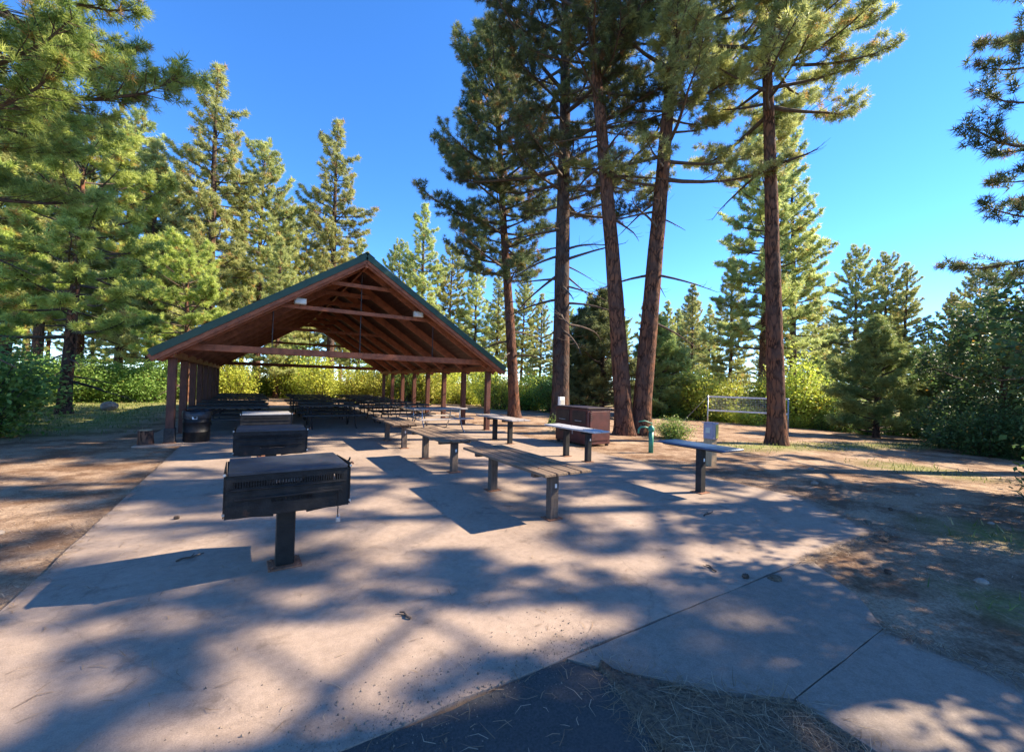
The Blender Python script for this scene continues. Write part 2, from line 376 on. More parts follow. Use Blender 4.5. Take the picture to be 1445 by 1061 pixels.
def grassy(x, y):
    g_ = np.zeros_like(x)
    g_ = np.maximum(g_, np.clip(1-np.abs(y-(7.0-.16*(x-15)))/1.3, 0, 1)*np.clip((x-10.5)/2, 0, 1)*np.clip((30-x)/6, 0, 1)*.95)
    g_ = np.maximum(g_, np.clip((np.hypot(x-9, y-22)-24)/10, 0, 1)*.75)
    g_ = np.maximum(g_, np.clip((-x-2.6)/2.0, 0, 1)*np.clip((y-14.5)/3.5, 0, 1)*.95)
    g_ = np.maximum(g_, np.clip(1-np.hypot(x-13.5, y-3.4)/1.6, 0, 1))
    g_ = np.maximum(g_, np.clip(1-np.hypot(x-7.6, y-1.3)/.9, 0, 1)*.8)
    g_ = np.maximum(g_, np.clip(1-np.hypot(x-5.2, y-.8)/.5, 0, 1)*.8)
    return g_
ga = grassy(X, Y).reshape(-1)
at = me.attributes.new('tint', 'FLOAT_COLOR', 'POINT')
at.data.foreach_set('color', np.stack([ga, ga*0, ga*0, ga*0+1], -1).reshape(-1).astype(np.float32))
tag(link('ground', me, M['dirt']), kind='structure')

def wob(poly, step=.25, amp=.02, closed=True, seed=1):
    rg = random.Random(seed); out = []
    n = len(poly)
    for i in range(n):
        a = Vector(poly[i]); b = Vector(poly[(i+1) % n]); L_ = (b-a).length; k = max(1, int(L_/step)); nrm = Vector((-(b-a).y, (b-a).x)).normalized()
        for j in range(k):
            p = a.lerp(b, j/k) + (nrm*rg.uniform(-amp, amp) if j else Vector((0, 0))); out.append((p.x, p.y))
    return out
# cookout slab, pavilion floor, sidewalk panels, asphalt
slab_poly = wob([(-1.44, 2.0), (6.45, 2.0), (7.32, 3.15), (7.36, 12.58), (-1.44, 12.58)], .3, .012, seed=3)
tag(MB().prism(slab_poly, -.14, 0).build('cookout_slab', M['concrete']), kind='structure')
tag(MB().prism([(-2.35, 12.592), (7.5, 12.592), (7.5, 28.2), (-2.35, 28.2)], -.14, .004).build('pavilion_floor', M['concrete']), kind='structure')
tag(MB().prism(wob([(1.66, 1.988), (1.85, 1.76), (2.18, 1.40), (2.52, 1.13), (3.83, 1.15), (4.22, 1.42), (4.72, 1.988)], .15, .003, seed=5), -.13, -.002).build('sidewalk_panel', M['walk']), kind='structure')
tag(MB().prism(wob([(2.53, 1.124), (2.5, .72), (2.75, -.6), (4.9, -1.2), (4.1, .2), (3.97, .53), (3.835, 1.144)], .15, .003, seed=6), -.13, -.004).build('sidewalk_panel', M['walk']), kind='structure')
tag(MB().prism(wob([(-7, 1.985), (1.63, 1.985), (1.80, 1.70), (1.62, 1.25), (1.45, .5), (1.6, -5), (-7, -5)], .12, .02, seed=8), -.12, -.006).build('asphalt_apron', M['asphalt']), kind='structure')

# ------------------------------------------------------------------ foliage generators
def tuft_templates(rng, n_t, n_needles, length, width, spread):
    out = []
    for _ in range(n_t):
        u = rng.uniform(-1, 1, n_needles); ph = rng.uniform(0, 2*np.pi, n_needles)
        cz = np.cos(spread*np.sqrt(rng.uniform(0, 1, n_needles))); sz = np.sqrt(1-cz**2)
        d = np.stack([sz*np.cos(ph), sz*np.sin(ph), cz], -1)
        base = np.stack([0*cz, 0*cz, rng.uniform(-.35, .25, n_needles)*length], -1)
        L_ = length*rng.uniform(.7, 1.15, n_needles)[:, None]
        sd_ = np.cross(d, rng.normal(size=(n_needles, 3))); sd_ /= np.linalg.norm(sd_, axis=1)[:, None]
        tip = base + d*L_
        out.append(np.stack([base + d*L_*.12 - sd_*width/2, base + d*L_*.12 + sd_*width/2, tip], 1))
    return np.stack(out)     # (t, n, 3, 3)

def place(templ, pos, dirs, scale, rng):
    N_ = len(pos); d = dirs/np.linalg.norm(dirs, axis=1)[:, None]
    a = np.cross(d, rng.normal(size=(N_, 3))); a /= np.linalg.norm(a, axis=1)[:, None]; b = np.cross(d, a)
    Mx = np.stack([a, b, d], 1)*scale[:, None, None]
    k = rng.integers(0, len(templ), N_)
    V = np.einsum('nkvi,nij->nkvj', templ[k], Mx) + pos[:, None, None, :]
    return V

class BranchSet:
    """collects tapered open tubes, vectorised"""
    def __init__(s): s.v = []; s.f = []; s.n = 0
    def add(s, pts, r0, r1, sides=4):
        pts = np.asarray(pts); k = len(pts); t = np.gradient(pts, axis=0); t /= np.linalg.norm(t, axis=1)[:, None]+1e-9
        a = np.cross(t, [0.13, 0.07, 1.0]); a /= np.linalg.norm(a, axis=1)[:, None]+1e-9; b = np.cross(t, a)
        r_ = np.linspace(r0, r1, k)[:, None, None]; th = np.arange(sides)*2*np.pi/sides
        ring = pts[:, None, :] + r_*(np.cos(th)[None, :, None]*a[:, None, :] + np.sin(th)[None, :, None]*b[:, None, :])
        idx = s.n + np.arange(k*sides).reshape(k, sides)
        j2 = np.roll(idx, -1, axis=1)
        s.f.append(np.stack([idx[:-1], j2[:-1], j2[1:], idx[1:]], -1).reshape(-1, 4)); s.v.append(ring.reshape(-1, 3)); s.n += k*sides
    def mesh(s, name):
        V = np.concatenate(s.v); F_ = np.concatenate(s.f); me = bpy.data.meshes.new(name)
        me.vertices.add(len(V)); me.vertices.foreach_set('co', V.reshape(-1).astype(np.float32))
        me.loops.add(F_.size); me.loops.foreach_set('vertex_index', F_.reshape(-1).astype(np.int32))
        me.polygons.add(len(F_)); me.polygons.foreach_set('loop_start', np.arange(0, F_.size, 4, dtype=np.int32)); me.polygons.foreach_set('loop_total', np.full(len(F_), 4, dtype=np.int32))
        me.update(calc_edges=True); me.polygons.foreach_set('use_smooth', [True]*len(F_))
        return me

def trunk_mesh(rng, H, r0, lean, sides=14, seg=26, wobble=.06, flare=.45):
    z = np.concatenate([[-.25, 0, .15, .4, .8], np.linspace(1.3, H, seg)])
    t = np.clip(z/H, 0, 1)
    cx = lean[0]*t**1.15 + wobble*np.sin(z*.45+rng.uniform(0, 6))*t; cy = lean[1]*t**1.15 + wobble*np.cos(z*.38+rng.uniform(0, 6))*t
    cx -= cx[1]; cy -= cy[1]
    r_ = r0*np.clip(1-t, 0, 1)**.75*(1+flare*np.exp(-np.clip(z, 0, 9)/.35)) + .02
    th = np.arange(sides)*2*np.pi/sides
    lump = 1+.07*np.sin(3*th+rng.uniform(0, 6))[None, :]*np.exp(-np.clip(z, 0, 99)/1.5)[:, None] + rng.normal(0, .025, (len(z), sides))
    V = np.stack([cx[:, None]+r_[:, None]*lump*np.cos(th), cy[:, None]+r_[:, None]*lump*np.sin(th), np.repeat(z[:, None], sides, 1)], -1)
    k = len(z); idx = np.arange(k*sides).reshape(k, sides); j2 = np.roll(idx, -1, axis=1)
    F_ = np.stack([idx[:-1], j2[:-1], j2[1:], idx[1:]], -1).reshape(-1, 4)
    me = bpy.data.meshes.new('trunk'); me.from_pydata(V.reshape(-1, 3).tolist(), [], F_.tolist()); me.update()
    me.polygons.foreach_set('use_smooth', [True]*len(F_))
    def centre(h): return np.array([np.interp(h, z, cx), np.interp(h, z, cy), h]), float(np.interp(h, z, r_))
    return me, centre

def pine(seed, H, cb, rad, r0, lean=(0, 0), shape='round', n_br=95, per_m=5.0, tl=.21, nw=.016, nn=26, dead=.05, bias=None, dead_br=8, droop=-.12, tone=(.45, .25), f0=.42):
    """bias: (azimuth, strength) one-sided crown. returns trunk, branches, crown meshes"""
    rng = np.random.default_rng(seed)
    tm, centre = trunk_mesh(rng, H, r0, lean)
    BS = BranchSet(); pos = []; dirs = []; tints = []; deads = []
    az0 = rng.uniform(0, 6.28)
    for i in range(n_br + dead_br):
        isdead = i >= n_br
        u = ((i+.5)/n_br)**.92 if not isdead else -rng.uniform(0.02, .35)
        h = cb + (H-cb)*u*.985 if not isdead else max(cb*.45, cb+(H-cb)*u)
        az = az0 + i*2.39996 + rng.normal(0, .25)
        if shape == 'cone': pf = (1-max(u, 0))**.85*.97+.05
        elif shape == 'spire': pf = (1-max(u, 0)**1.7)**.8*.85+.07
        elif shape == 'round': pf = (np.sqrt(max(0, 1-(max(u, 0)*1.06-.32)**2/.58)) if u < .98 else .2)*.95+.08
        else: pf = min(1, .55+u*1.3)*(1-max(u, 0)**3.2)**.7+.06
        L_ = rad*pf*rng.uniform(.62, 1.12)*(1+.25*np.sin(az*2+h*.9+seed))
        if bias: L_ *= 1+bias[1]*np.cos(az-bias[0])
        if isdead: L_ = rad*rng.uniform(.3, .8)
        L_ = max(L_, .25)
        c, tr = centre(h)
        el = droop + .85*max(u, 0)**1.6 + rng.normal(0, .12)
        if isdead: el = rng.uniform(-.35, .15)
        k = 7; s = np.linspace(0, 1, k)
        els = el + (.55*s**2 if not isdead else -.5*s*rng.uniform(0, 1)); azs = az + rng.normal(0, .18)*s + .12*np.cumsum(rng.normal(0, 1, k))*s
        st = L_/(k-1); d = np.stack([np.cos(els)*np.cos(azs), np.cos(els)*np.sin(azs), np.sin(els)], -1)
        pts = c + np.concatenate([[np.zeros(3)], np.cumsum(d[1:]*st, 0)])
        br = min(tr*.55, .018+.016*L_)
        BS.add(pts, br, .008, 5)
        nsub = max(2, int(L_*per_m)); bt = rng.normal(0, .16)
        for q in range(nsub):
            f = f0+(1-f0)*((q+rng.uniform(0, 1))/nsub)
            if isdead and rng.uniform() < .6: continue
            p = np.array([np.interp(f, s, pts[:, e]) for e in range(3)]); dd = d[min(k-1, int(f*(k-1)))]
            sg = 1 if q % 2 else -1; an = sg*rng.uniform(.3, 1.3); ca, sa = np.cos(an), np.sin(an)
            sd_ = np.array([dd[0]*ca-dd[1]*sa, dd[0]*sa+dd[1]*ca, dd[2]*.5+rng.uniform(-.05, .5)]); sd_ /= np.linalg.norm(sd_)
            sl = (.22+.34*L_*(1-f)**.8)*rng.uniform(.6, 1.2); sl = min(sl, 1.3)
            e1 = p+sd_*sl*.6; e2 = p+sd_*sl*.95+np.array([0, 0, .12*sl])
            BS.add([p, e1, e2], max(.004, br*.15), .003, 3)
            if isdead: continue
            nt_ = max(3, int(sl/.13))
            for g_ in np.linspace(.45, 1, nt_):
                pp = p+(e2-p)*g_ + rng.normal(0, .05, 3)
                pos.append(pp); dirs.append(sd_+np.array([0, 0, .55])+rng.normal(0, .3, 3)); tints.append(np.clip(tone[0]+bt+rng.normal(0, tone[1]*.6)+.25*(g_-.7), 0, 1)); deads.append(1.0 if rng.uniform() < dead else 0.0)
        if not isdead:
            pos.append(pts[-1]); dirs.append(d[-1]); tints.append(np.clip(tone[0]+bt+.15, 0, 1)); deads.append(0)
    pos = np.array(pos); dirs = np.array(dirs)
    T = tuft_templates(rng, 5, nn, tl, nw, 1.75)
    V = place(T, pos, dirs, rng.uniform(.8, 1.3, len(pos)), rng)
    n_, k_ = V.shape[:2]
    col = np.stack([np.array(tints), np.array(deads)*.8, np.zeros(n_), np.ones(n_)], -1)
    col = np.repeat(col, k_, 0); col[:, 0] = np.clip(col[:, 0]+rng.normal(0, .1, len(col)), 0, 1)
    return tm, BS.mesh('branches'), tri_mesh('crown', V.reshape(-1, 3, 3), col)

def leaves(rng, pos, size, tint, dead, flat=.5):
    n = len(pos); nrm = rng.normal(size=(n, 3)); nrm[:, 2] = np.abs(nrm[:, 2])+flat; nrm /= np.linalg.norm(nrm, axis=1)[:, None]
    a = np.cross(nrm, rng.normal(size=(n, 3))); a /= np.linalg.norm(a, axis=1)[:, None]; b = np.cross(nrm, a)
    s = size*rng.uniform(.6, 1.25, n)[:, None]
    V = np.stack([pos-a*s*.55, pos-b*s*.3+nrm*s*.06, pos+a*s*.55, pos+b*s*.3+nrm*s*.06], 1)
    col = np.stack([tint, dead, 0*tint, 0*tint+1], -1)
    return tri_mesh('crown', V, col)

def shrub(seed, H, rad, n_stem, n_leaf, leaf, dead=.03, upright=1.0, base=0.02):
    rng = np.random.default_rng(seed); BS = BranchSet(); P_ = []; T_ = []; D_ = []
    per = n_leaf//n_stem
    for i in range(n_stem):
        az = rng.uniform(0, 6.28); r_ = rad*np.sqrt(rng.uniform(.02, 1)); hh = H*(1-.45*(r_/rad)**2)*rng.uniform(.6, 1.08)
        tip = np.array([r_*np.cos(az), r_*np.sin(az), hh]); b0 = np.array([tip[0]*.28, tip[1]*.28, -.05])
        mid = (b0+tip)/2+np.array([-tip[0]*.12, -tip[1]*.12, hh*.1])*upright
        s = np.linspace(0, 1, 7)[:, None]; pts = (1-s)**2*b0+2*s*(1-s)*mid+s**2*tip
        BS.add(pts, .012+.008*hh, .004, 4)
        f = base+(1-base)*rng.uniform(0, 1, per)**.7; q = np.stack([np.interp(f, s[:, 0], pts[:, e]) for e in range(3)], -1)
        # leaf clumps along the stem
        cl = np.round(f*7)/7; off = rng.normal(0, 1, (per, 3))*(.10+.16*rad*(.4+.6*(1-np.abs(f-.6))))[:, None]; off[:, 2] *= .7
        q = q+off; q[:, 2] = np.maximum(q[:, 2], .03)
        ct = rng.normal(0, .22, 9)[np.clip((cl*8).astype(int), 0, 8)]
        P_.append(q); T_.append(np.clip(.5+ct+rng.normal(0, .15, per), 0, 1)); D_.append((rng.uniform(size=per) < dead)*.9)
    return BS.mesh('stems'), leaves(rng, np.concatenate(P_), leaf, np.concatenate(T_), np.concatenate(D_).astype(float))

def broadleaf(seed, H, cb, rad, r0, n_leaf, leaf, lean=(0, 0), bias=None, dead=.02):
    rng = np.random.default_rng(seed); tm, centre = trunk_mesh(rng, H*.8, r0, lean, wobble=.18)
    BS = BranchSet(); tips = []
    def grow(p, d, L_, r_, lev):
        k = 5; pts = [p]; dd = d.copy()
        for _ in range(k):
            dd = dd+rng.normal(0, .16, 3); dd /= np.linalg.norm(dd); pts.append(pts[-1]+dd*L_/k)
        BS.add(pts, r_, r_*.5, 5 if lev < 2 else 3)
        if lev >= 3:
            tips.append((pts[-1], dd)); tips.append((pts[3], dd)); tips.append((pts[2], dd)); return
        for _ in range(4 if lev else 5):
            f = rng.integers(2, k+1); nd = dd+rng.normal(0, .75, 3); nd[2] += .05; nd /= np.linalg.norm(nd)
            grow(pts[f], nd, L_*rng.uniform(.5, .72), r_*.5, lev+1)
    n0 = 11
    for i in range(n0):
        h = cb+(H*.78-cb)*(i/(n0-1)); c, tr = centre(h); az = i*2.4+rng.uniform(0, .5); e = -.05+.6*i/n0
        L_ = rad*.62*(1-.35*(i/n0))
        if bias: L_ *= 1+bias[1]*np.cos(az-bias[0])
        grow(c, np.array([np.cos(az)*np.cos(e), np.sin(az)*np.cos(e), np.sin(e)]), L_, tr*.45, 0)
    tp = np.array([t[0] for t in tips]); per = max(1, n_leaf//len(tp)); ct = rng.normal(0, .2, len(tp))
    P_ = np.repeat(tp, per, 0)+rng.normal(0, .17, (len(tp)*per, 3)); ti = np.clip(.42+np.repeat(ct, per)+rng.normal(0, .16, len(P_)), 0, 1)
    return tm, BS.mesh('branches'), leaves(rng, P_, leaf, ti, (rng.uniform(size=len(P_)) < dead)*.9)

def plant_tree(name, meshes, loc, label, group=None, mats=('bark_red', 'needle'), rz=0, sc=1.0, cat='tree'):
    root = empty(name, (loc[0], loc[1], gz(loc[0], loc[1])), label, cat, group, rz); root.scale = (sc,)*3 if not hasattr(sc, '__len__') else sc
    t = link('trunk', meshes[0], M[mats[0]], root); 
    b = tag(link('branches', meshes[1], M['twig'], root), kind='stuff')
    c = link('crown', meshes[2], M[mats[1]], root)
    if mats[1] and meshes[2].materials[0] != M[mats[1]]:
        c.material_slots[0].link = 'OBJECT'; c.material_slots[0].material = M[mats[1]]
    return root

def plant_shrub(meshes, loc, label, group, mat, rz=0, sc=1.0, name='leafy_shrub', cat='shrub'):
    root = empty(name, (loc[0], loc[1], gz(loc[0], loc[1])), label, cat, group, rz); root.scale = (sc,)*3 if not hasattr(sc, '__len__') else sc
    tag(link('stems', meshes[0], M['twig'], root), kind='stuff'); c = link('crown', meshes[1], M[mat], root)
    if meshes[1].materials[0] != M[mat]:
        c.material_slots[0].link = 'OBJECT'; c.material_slots[0].material = M[mat]
    return root

# ------------------------------------------------------------------ pavilion
RX, RZ, EZ, HALF = 2.62, 5.30, 2.24, 4.70          # ridge x, ridge top, eave top, half width to the drip edge
Y0, Y1 = 12.4, 27.6
SL = (RZ-EZ)/HALF
pav = empty('picnic_pavilion', (RX, 20, 0), 'open timber picnic pavilion with red-brown rafters and green metal gable roof', 'pavilion')
def P_(x, y, z): return (x-RX, y-20, z)
def roof_z(x): return RZ-abs(x-RX)*SL
slope_dir = math.atan(SL)
COLY = [13+2*i for i in range(8)]
for sx in (-1, 1):
    for i, y in enumerate(COLY):
        x = RX+sx*4.35
        c = MB().box(P_(x, y, 1.03), (.17, .17, 2.06), None, .012).build('column', M['post_wood'], pav)
        MB().box(P_(x, y, .012), (.26, .26, .016), None, .003).build('base_plate', M['rust'], c)
        if sx < 0 and i == 0:
            MB().box(P_(x, y, .19), (.215, .215, .34), None, .012).build('boot', M['char'], c)
    MB().box(P_(RX+sx*4.35, 20, 2.15), (.15, 14.9, .18), None, .01).build('eave_beam', M['red_wood'], pav)
# rafters (one mesh shared per side)
raf = {}
for sx in (-1, 1):
    b = MB()
    u0 = Vector((.06*sx, 0, RZ-.235-.06*SL)); u1 = Vector((sx*4.62, 0, RZ-.235-4.62*SL))
    b.beam(u0, u1, .09, .24, (0, 0, 1), .006); raf[sx] = b.mesh('rafter')
    for y in COLY: link('rafter', raf[sx], M['red_wood'], pav, P_(RX, y+.0, 0))
    link('barge_rafter', raf[sx], M['red_wood'], pav, P_(RX, Y0+.1, 0)); link('barge_rafter', raf[sx], M['red_wood'], pav, P_(RX, Y1-.1, 0))
    # decking boards
    nb = 26; wd = (math.hypot(4.66, 4.66*SL))/nb
    bm_ = MB().box((0, 0, 0), (wd-.006, Y1-Y0-.06, .025), None, .004).mesh('deck_board')
    for k in range(nb):
        t = (k+.5)*4.66/nb
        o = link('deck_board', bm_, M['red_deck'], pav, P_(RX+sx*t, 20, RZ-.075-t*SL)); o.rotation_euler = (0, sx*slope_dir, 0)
    # metal roofing with standing seams and fascia
    r_ = MB(); L_ = math.hypot(HALF, HALF*SL)
    q = Matrix.Rotation(sx*slope_dir, 3, 'Y').to_quaternion()
    cx_, cz_ = sx*HALF/2, RZ-.028-HALF/2*SL
    sheet = r_.box((cx_, 0, cz_), (L_, Y1-Y0, .012), q).build('roof_sheet', M['roof_green'], pav, loc=P_(RX, 20, 0))
    sm = MB().box((0, 0, 0), (L_-.02, .03, .035), None, .004).mesh('seam')
    for k in range(34):
        o = link('seam', sm, M['roof_green'], sheet, (cx_+sx*.012, -(Y1-Y0)/2+.25+k*.447, cz_+.022)); o.rotation_euler = (0, sx*slope_dir, 0)
    for yy in (Y0-.013, Y1+.013):
        MB().beam(P_(RX+sx*.0, yy, RZ-.105), P_(RX+sx*HALF, yy, EZ-.105), .022, .17, (0, 0, 1), .003).build('barge_trim', M['roof_green'], pav)
        MB().beam(P_(RX+sx*.02, yy+(.03 if yy < 20 else -.03), RZ-.225), P_(RX+sx*HALF, yy+(.03 if yy < 20 else -.03), EZ-.225), .03, .17, (0, 0, 1), .003).build('barge_board', M['red_wood'], pav)
    MB().box(P_(RX+sx*(HALF+.005), 20, EZ-.1), (.02, Y1-Y0-.03, .15), None, .003).build('eave_trim', M['roof_green'], pav)
MB().beam(P_(RX, Y0+.02, RZ-.30), P_(RX, Y1-.02, RZ-.30), .06, .26).build('ridge_beam', M['red_wood'], pav)
rc = MB()
for sx in (-1, 1):
    rc.box((sx*.11, 0, RZ+.022-.11*SL), (.26, Y1-Y0+.02, .008), Matrix.Rotation(sx*slope_dir, 3, 'Y').to_quaternion())
rc.build('ridge_cap', M['roof_green'], pav, loc=P_(RX, 20, 0))
for i, y in enumerate(COLY):
    if i in (0, 7):
        MB().box(P_(RX, y-.095, 2.36), (8.5, .055, .17), None, .006).build('tie_beam', M['red_wood'], pav)
        MB().box(P_(RX, y+.095, 2.36), (8.5, .055, .17), None, .006).build('tie_beam', M['red_wood'], pav)
        for xq in (RX, RX-2.27, RX+2.27):
            top = roof_z(xq)-.36
            MB().tube([P_(xq, y, 2.25), P_(xq, y, top+.1)], .016, 8).build('tie_rod', M['dark_metal'], pav)
    zc_ = 3.62 if i in (0, 3, 7) else 4.5
    hw = (RZ-.3-zc_)/SL
    MB().box(P_(RX, y-.07, zc_), (2*hw, .045, .11 if zc_ < 4 else .14), None, .005).build('collar_tie', M['red_wood'], pav)
    if i == 0:
        MB().box(P_(RX, y-.07, 4.42), (2*(RZ-.3-4.42)/SL, .045, .11), None, .005).build('collar_tie', M['red_wood'], pav)
for fx in (.98, 4.32):
    fl = empty('floodlight', (fx, 12.80, 3.70), 'cream twin floodlight box on the collar tie, %s' % ('on the side nearer the trash barrel' if fx < 2 else 'on the side nearer the volleyball net'), 'floodlight')
    MB().box((0, .02, .06), (.30, .14, .17), None, .015).build('housing', M['beige_box'], fl)
    MB().box((0, -.056, .06), (.25, .012, .12), None, .003).build('lens', M['glass'], fl)
    MB().tube([(0, .03, .0), (0, .05, -.075)], .012, 8).build('bracket', M['dark_metal'], fl)

# ------------------------------------------------------------------ pedestal grills
def make_grill(x, y, label, plate, ang=0.0, pad=False):
    g_ = empty('pedestal_grill', (x, y, 0), label, 'grill', 'pedestal grills in a row on the slab', ang)
    MB().box((0, .05, .008), (.26, .24, .016), None, .003).build('base_plate', M['rust'], g_)
    for bx in (-.1, .1):
        for by in (-.04, .14): MB().lathe([(.012, 0), (.012, .012), (.006, .016)], 6, (bx, by, .016)).build('anchor_bolt', M['rust'], g_)
    MB().box((0, .05, .27), (.145, .13, .51), None, .01).build('post', M['post_iron'], g_)
    MB().box((0, .05, .532), (.22, .24, .014), None, .002).build('mount_plate', M['rust'], g_)
    wx, y0_, y1_, zb, zt = .45, -.30, .38, .545, .885
    bx_ = MB(); bx_.box((0, (y0_+y1_)/2, zb+.004), (2*wx-.1, y1_-y0_-.06, .008)); bd = bx_.build('firebox_floor', M['black_iron'], g_)
    # front wall with a row of vent holes: strips between slots
    def slotted(yc, name):
        s = MB(); z1 = .575; z2 = zt
        s.box((0, yc, .605), (2*wx, .008, .095)); s.box((0, yc, .735), (2*wx, .008, .10)); s.box((0, yc, .86), (2*wx, .008, .05))
        for z_, n_, x0_, x1_ in ((.669, 26, -.14, .16), (.81, 44, -.40, .40)):
            hh = .033 if z_ < .7 else .05
            s.box(((-wx+x0_)/2, yc, z_), (x0_+wx, .008, hh)); s.box(((wx+x1_)/2, yc, z_), (wx-x1_, .008, hh))
            for k in range(n_):
                xx = x0_+(x1_-x0_)*(k+.5)/n_; s.box((xx, yc, z_), ((x1_-x0_)/n_*.55, .008, hh))
        return s.build(name, M['black_iron'], g_)
    slotted(y0_, 'vented_front'); slotted(y1_, 'vented_back')
    MB().box((0, y0_-.018, .700), (2*wx-.12, .02, .018), None, .003).build('front_rail', M['black_iron'], g_)
    MB().box((0, y0_-.014, .772), (2*wx-.06, .014, .012), None, .003).build('front_rail', M['black_iron'], g_)
    for sx in (-1, 1):
        s = MB()
        s.prism([(y0_-.012, .57), (y1_+.012, .57), (y1_-.08, .898), (y0_-.012, .925)], -.004, .004)
        o = s.build('side_wall', M['black_iron'], g_); o.rotation_euler = (math.pi/2, 0, math.pi/2); o.location = (sx*(wx+.006), 0, 0)
        for zz in (.60, .90): MB().tube([(sx*(wx+.006), y0_-.012, zz), (sx*(wx+.006), y0_-.030, zz)], .010, 8).build('bolt', M['steel'], g_)
        MB().beam((sx*wx*.9, y0_+.02, .575), (sx*.12, y0_+.02, .545), .02, .02).build('brace', M['black_iron'], g_)
    MB().box((0, (y0_+y1_)/2-.01, .905), (2*wx-.03, y1_-y0_+.02, .012), None, .003).build('griddle_plate', M[plate], g_)
    MB().box((0, y0_-.012, .90), (2*wx-.04, .014, .028), None, .003).build('plate_lip', M['griddle' if plate == 'griddle' else plate], g_)
    h = MB().tube([(wx+.012, .05, .86), (wx+.055, .05, .87), (wx+.065, .02, .885), (wx+.06, -.03, .915)], .009, 8).build('crank_handle', M['black_iron'], g_)
    MB().tube([(wx+.01, -.18, .89), (wx+.045, -.2, .905), (wx+.045, -.24, .90)], .008, 8).build('hook', M['rust'], g_)
    if pad:
        ch = MB()
        for k in range(9):
            a = (wx-.09, y0_-.028, .69-k*.025); b = (wx-.09+.002*(k % 2), y0_-.028, .69-(k+1)*.025); ch.tube([a, b], .0045, 5)
        ch.build('chain', M['black_iron'], g_)
        MB().box((wx-.085, y0_-.028, .445), (.036, .018, .044), None, .005).build('padlock', M['steel'], g_)
        MB().tube([(wx-.097, y0_-.028, .465), (wx-.097, y0_-.028, .482), (wx-.085, y0_-.028, .492), (wx-.073, y0_-.028, .482), (wx-.073, y0_-.028, .465)], .004, 6).build('shackle', M['steel'], g_)
    return g_
make_grill(.27, 4.17, 'black steel pedestal grill with a padlock hanging on a chain below its side', 'griddle', R(1.5), True)
make_grill(.23, 7.17, 'black steel grill with sky-tinted black plate, middle one of the grill row', 'griddle', R(-1))
make_grill(.22, 10.2, 'pedestal grill with plate coloured sunlit-pale, beside the pavilion front', 'griddle_sunlit', R(1))

# ------------------------------------------------------------------ serving tables (two-post, plank tops)
def plank_mesh(L_, wd, th, seed):
    rg = random.Random(seed); b = MB(); n = 10; a = []
    b.box((0, 0, 0), (wd, L_, th), None, .005)
    return b.mesh('plank')
def serving_table(x, yc, L_, wd, z, posts, label, topm, postm, group, nplank=4, tag_plate=True, th=.034, pw=.125, tilt=0, gap=.02):
    t = empty('serving_table', (x, yc, 0), label, 'table', group, tilt)
    pm = plank_mesh(L_, wd/nplank-gap, th, 1)
    for k in range(nplank):
        o = link('plank', pm, M[topm], t, (-wd/2+wd*(k+.5)/nplank, random.uniform(-.012, .012), z-th/2+random.uniform(-.003, .003))); o.rotation_euler = (random.uniform(-.002, .002), random.uniform(-.008, .008), random.uniform(-.002, .002))
    for i, py in enumerate(posts):
        MB().box((0, py-yc, (z-th-.06)/2), (pw, pw*.8, z-th-.06), None, .008).build('post', M[postm], t)
        MB().box((0, py-yc, z-th-.031), (wd*.86, .07, .06), None, .006).build('cross_bearer', M[postm], t)
        for sb in (-1, 1): MB().lathe([(.011, 0), (.011, .008), (.005, .011)], 6, (sb*wd*.30, py-yc, z+.001)).build('carriage_bolt', M['rust'], t)
        MB().box((0, py-yc, .006), (pw+.09, pw+.06, .010), None, .002).build('base_plate', M['rust'], t)
        if i == 0 and tag_plate: MB().box((0.012, py-yc-pw*.4-.004, z-.22), (.028, .008, .05), None, .002).build('tag_plate', M['white'], t)
    return t
g1 = 'plank serving tables between the grills and the metal tables'
serving_table(3.18, 4.95, 2.2, .72, .63, (4.16, 5.68), 'long brown plank serving table on two posts, farthest from the pavilion', 'grey_wood', 'leg_wood', g1)
serving_table(3.16, 7.9, 2.1, .72, .62, (7.12, 8.64), 'long weathered plank serving table, middle of the plank table row', 'grey_wood', 'leg_wood', g1)
serving_table(3.16, 10.92, 2.1, .72, .62, (10.15, 11.7), 'sunlit plank serving table at the pavilion end of its row', 'grey_wood', 'leg_wood', g1)
serving_table(6.22, 7.35, 1.75, .46, .70, (6.9, 7.65), 'pale topped serving table on two dark posts in front of the brown bin', 'pale_top', 'dark_post', None, 2, True, .035)
serving_table(6.02, 10.35, 2.1, .6, .70, (9.85, 10.7), 'pale plank serving table standing before the nearest pavilion corner post', 'pale_plank', 'dark_post', None, 3, False, .04)
t = empty('pedestal_table', (6.10, 4.12, 0), 'short table with sky-tinted top on a single dark post near the slab edge', 'table')
MB().box((.1, .12, .725), (.5, 1.22, .03), None, .006).build('table_top', M['sky_sheen_top'], t)
MB().box((.1, .12, .699), (.42, 1.05, .02), None, .003).build('top_frame', M['dark_post'], t)
MB().box((0, 0, .345), (.125, .10, .69), None, .008).build('post', M['dark_post'], t)
MB().box((0, 0, .006), (.24, .20, .012), None, .003).build('base_plate', M['rust'], t)
MB().box((0.01, -.055, .52), (.028, .008, .05), None, .002).build('tag_plate', M['white'], t)

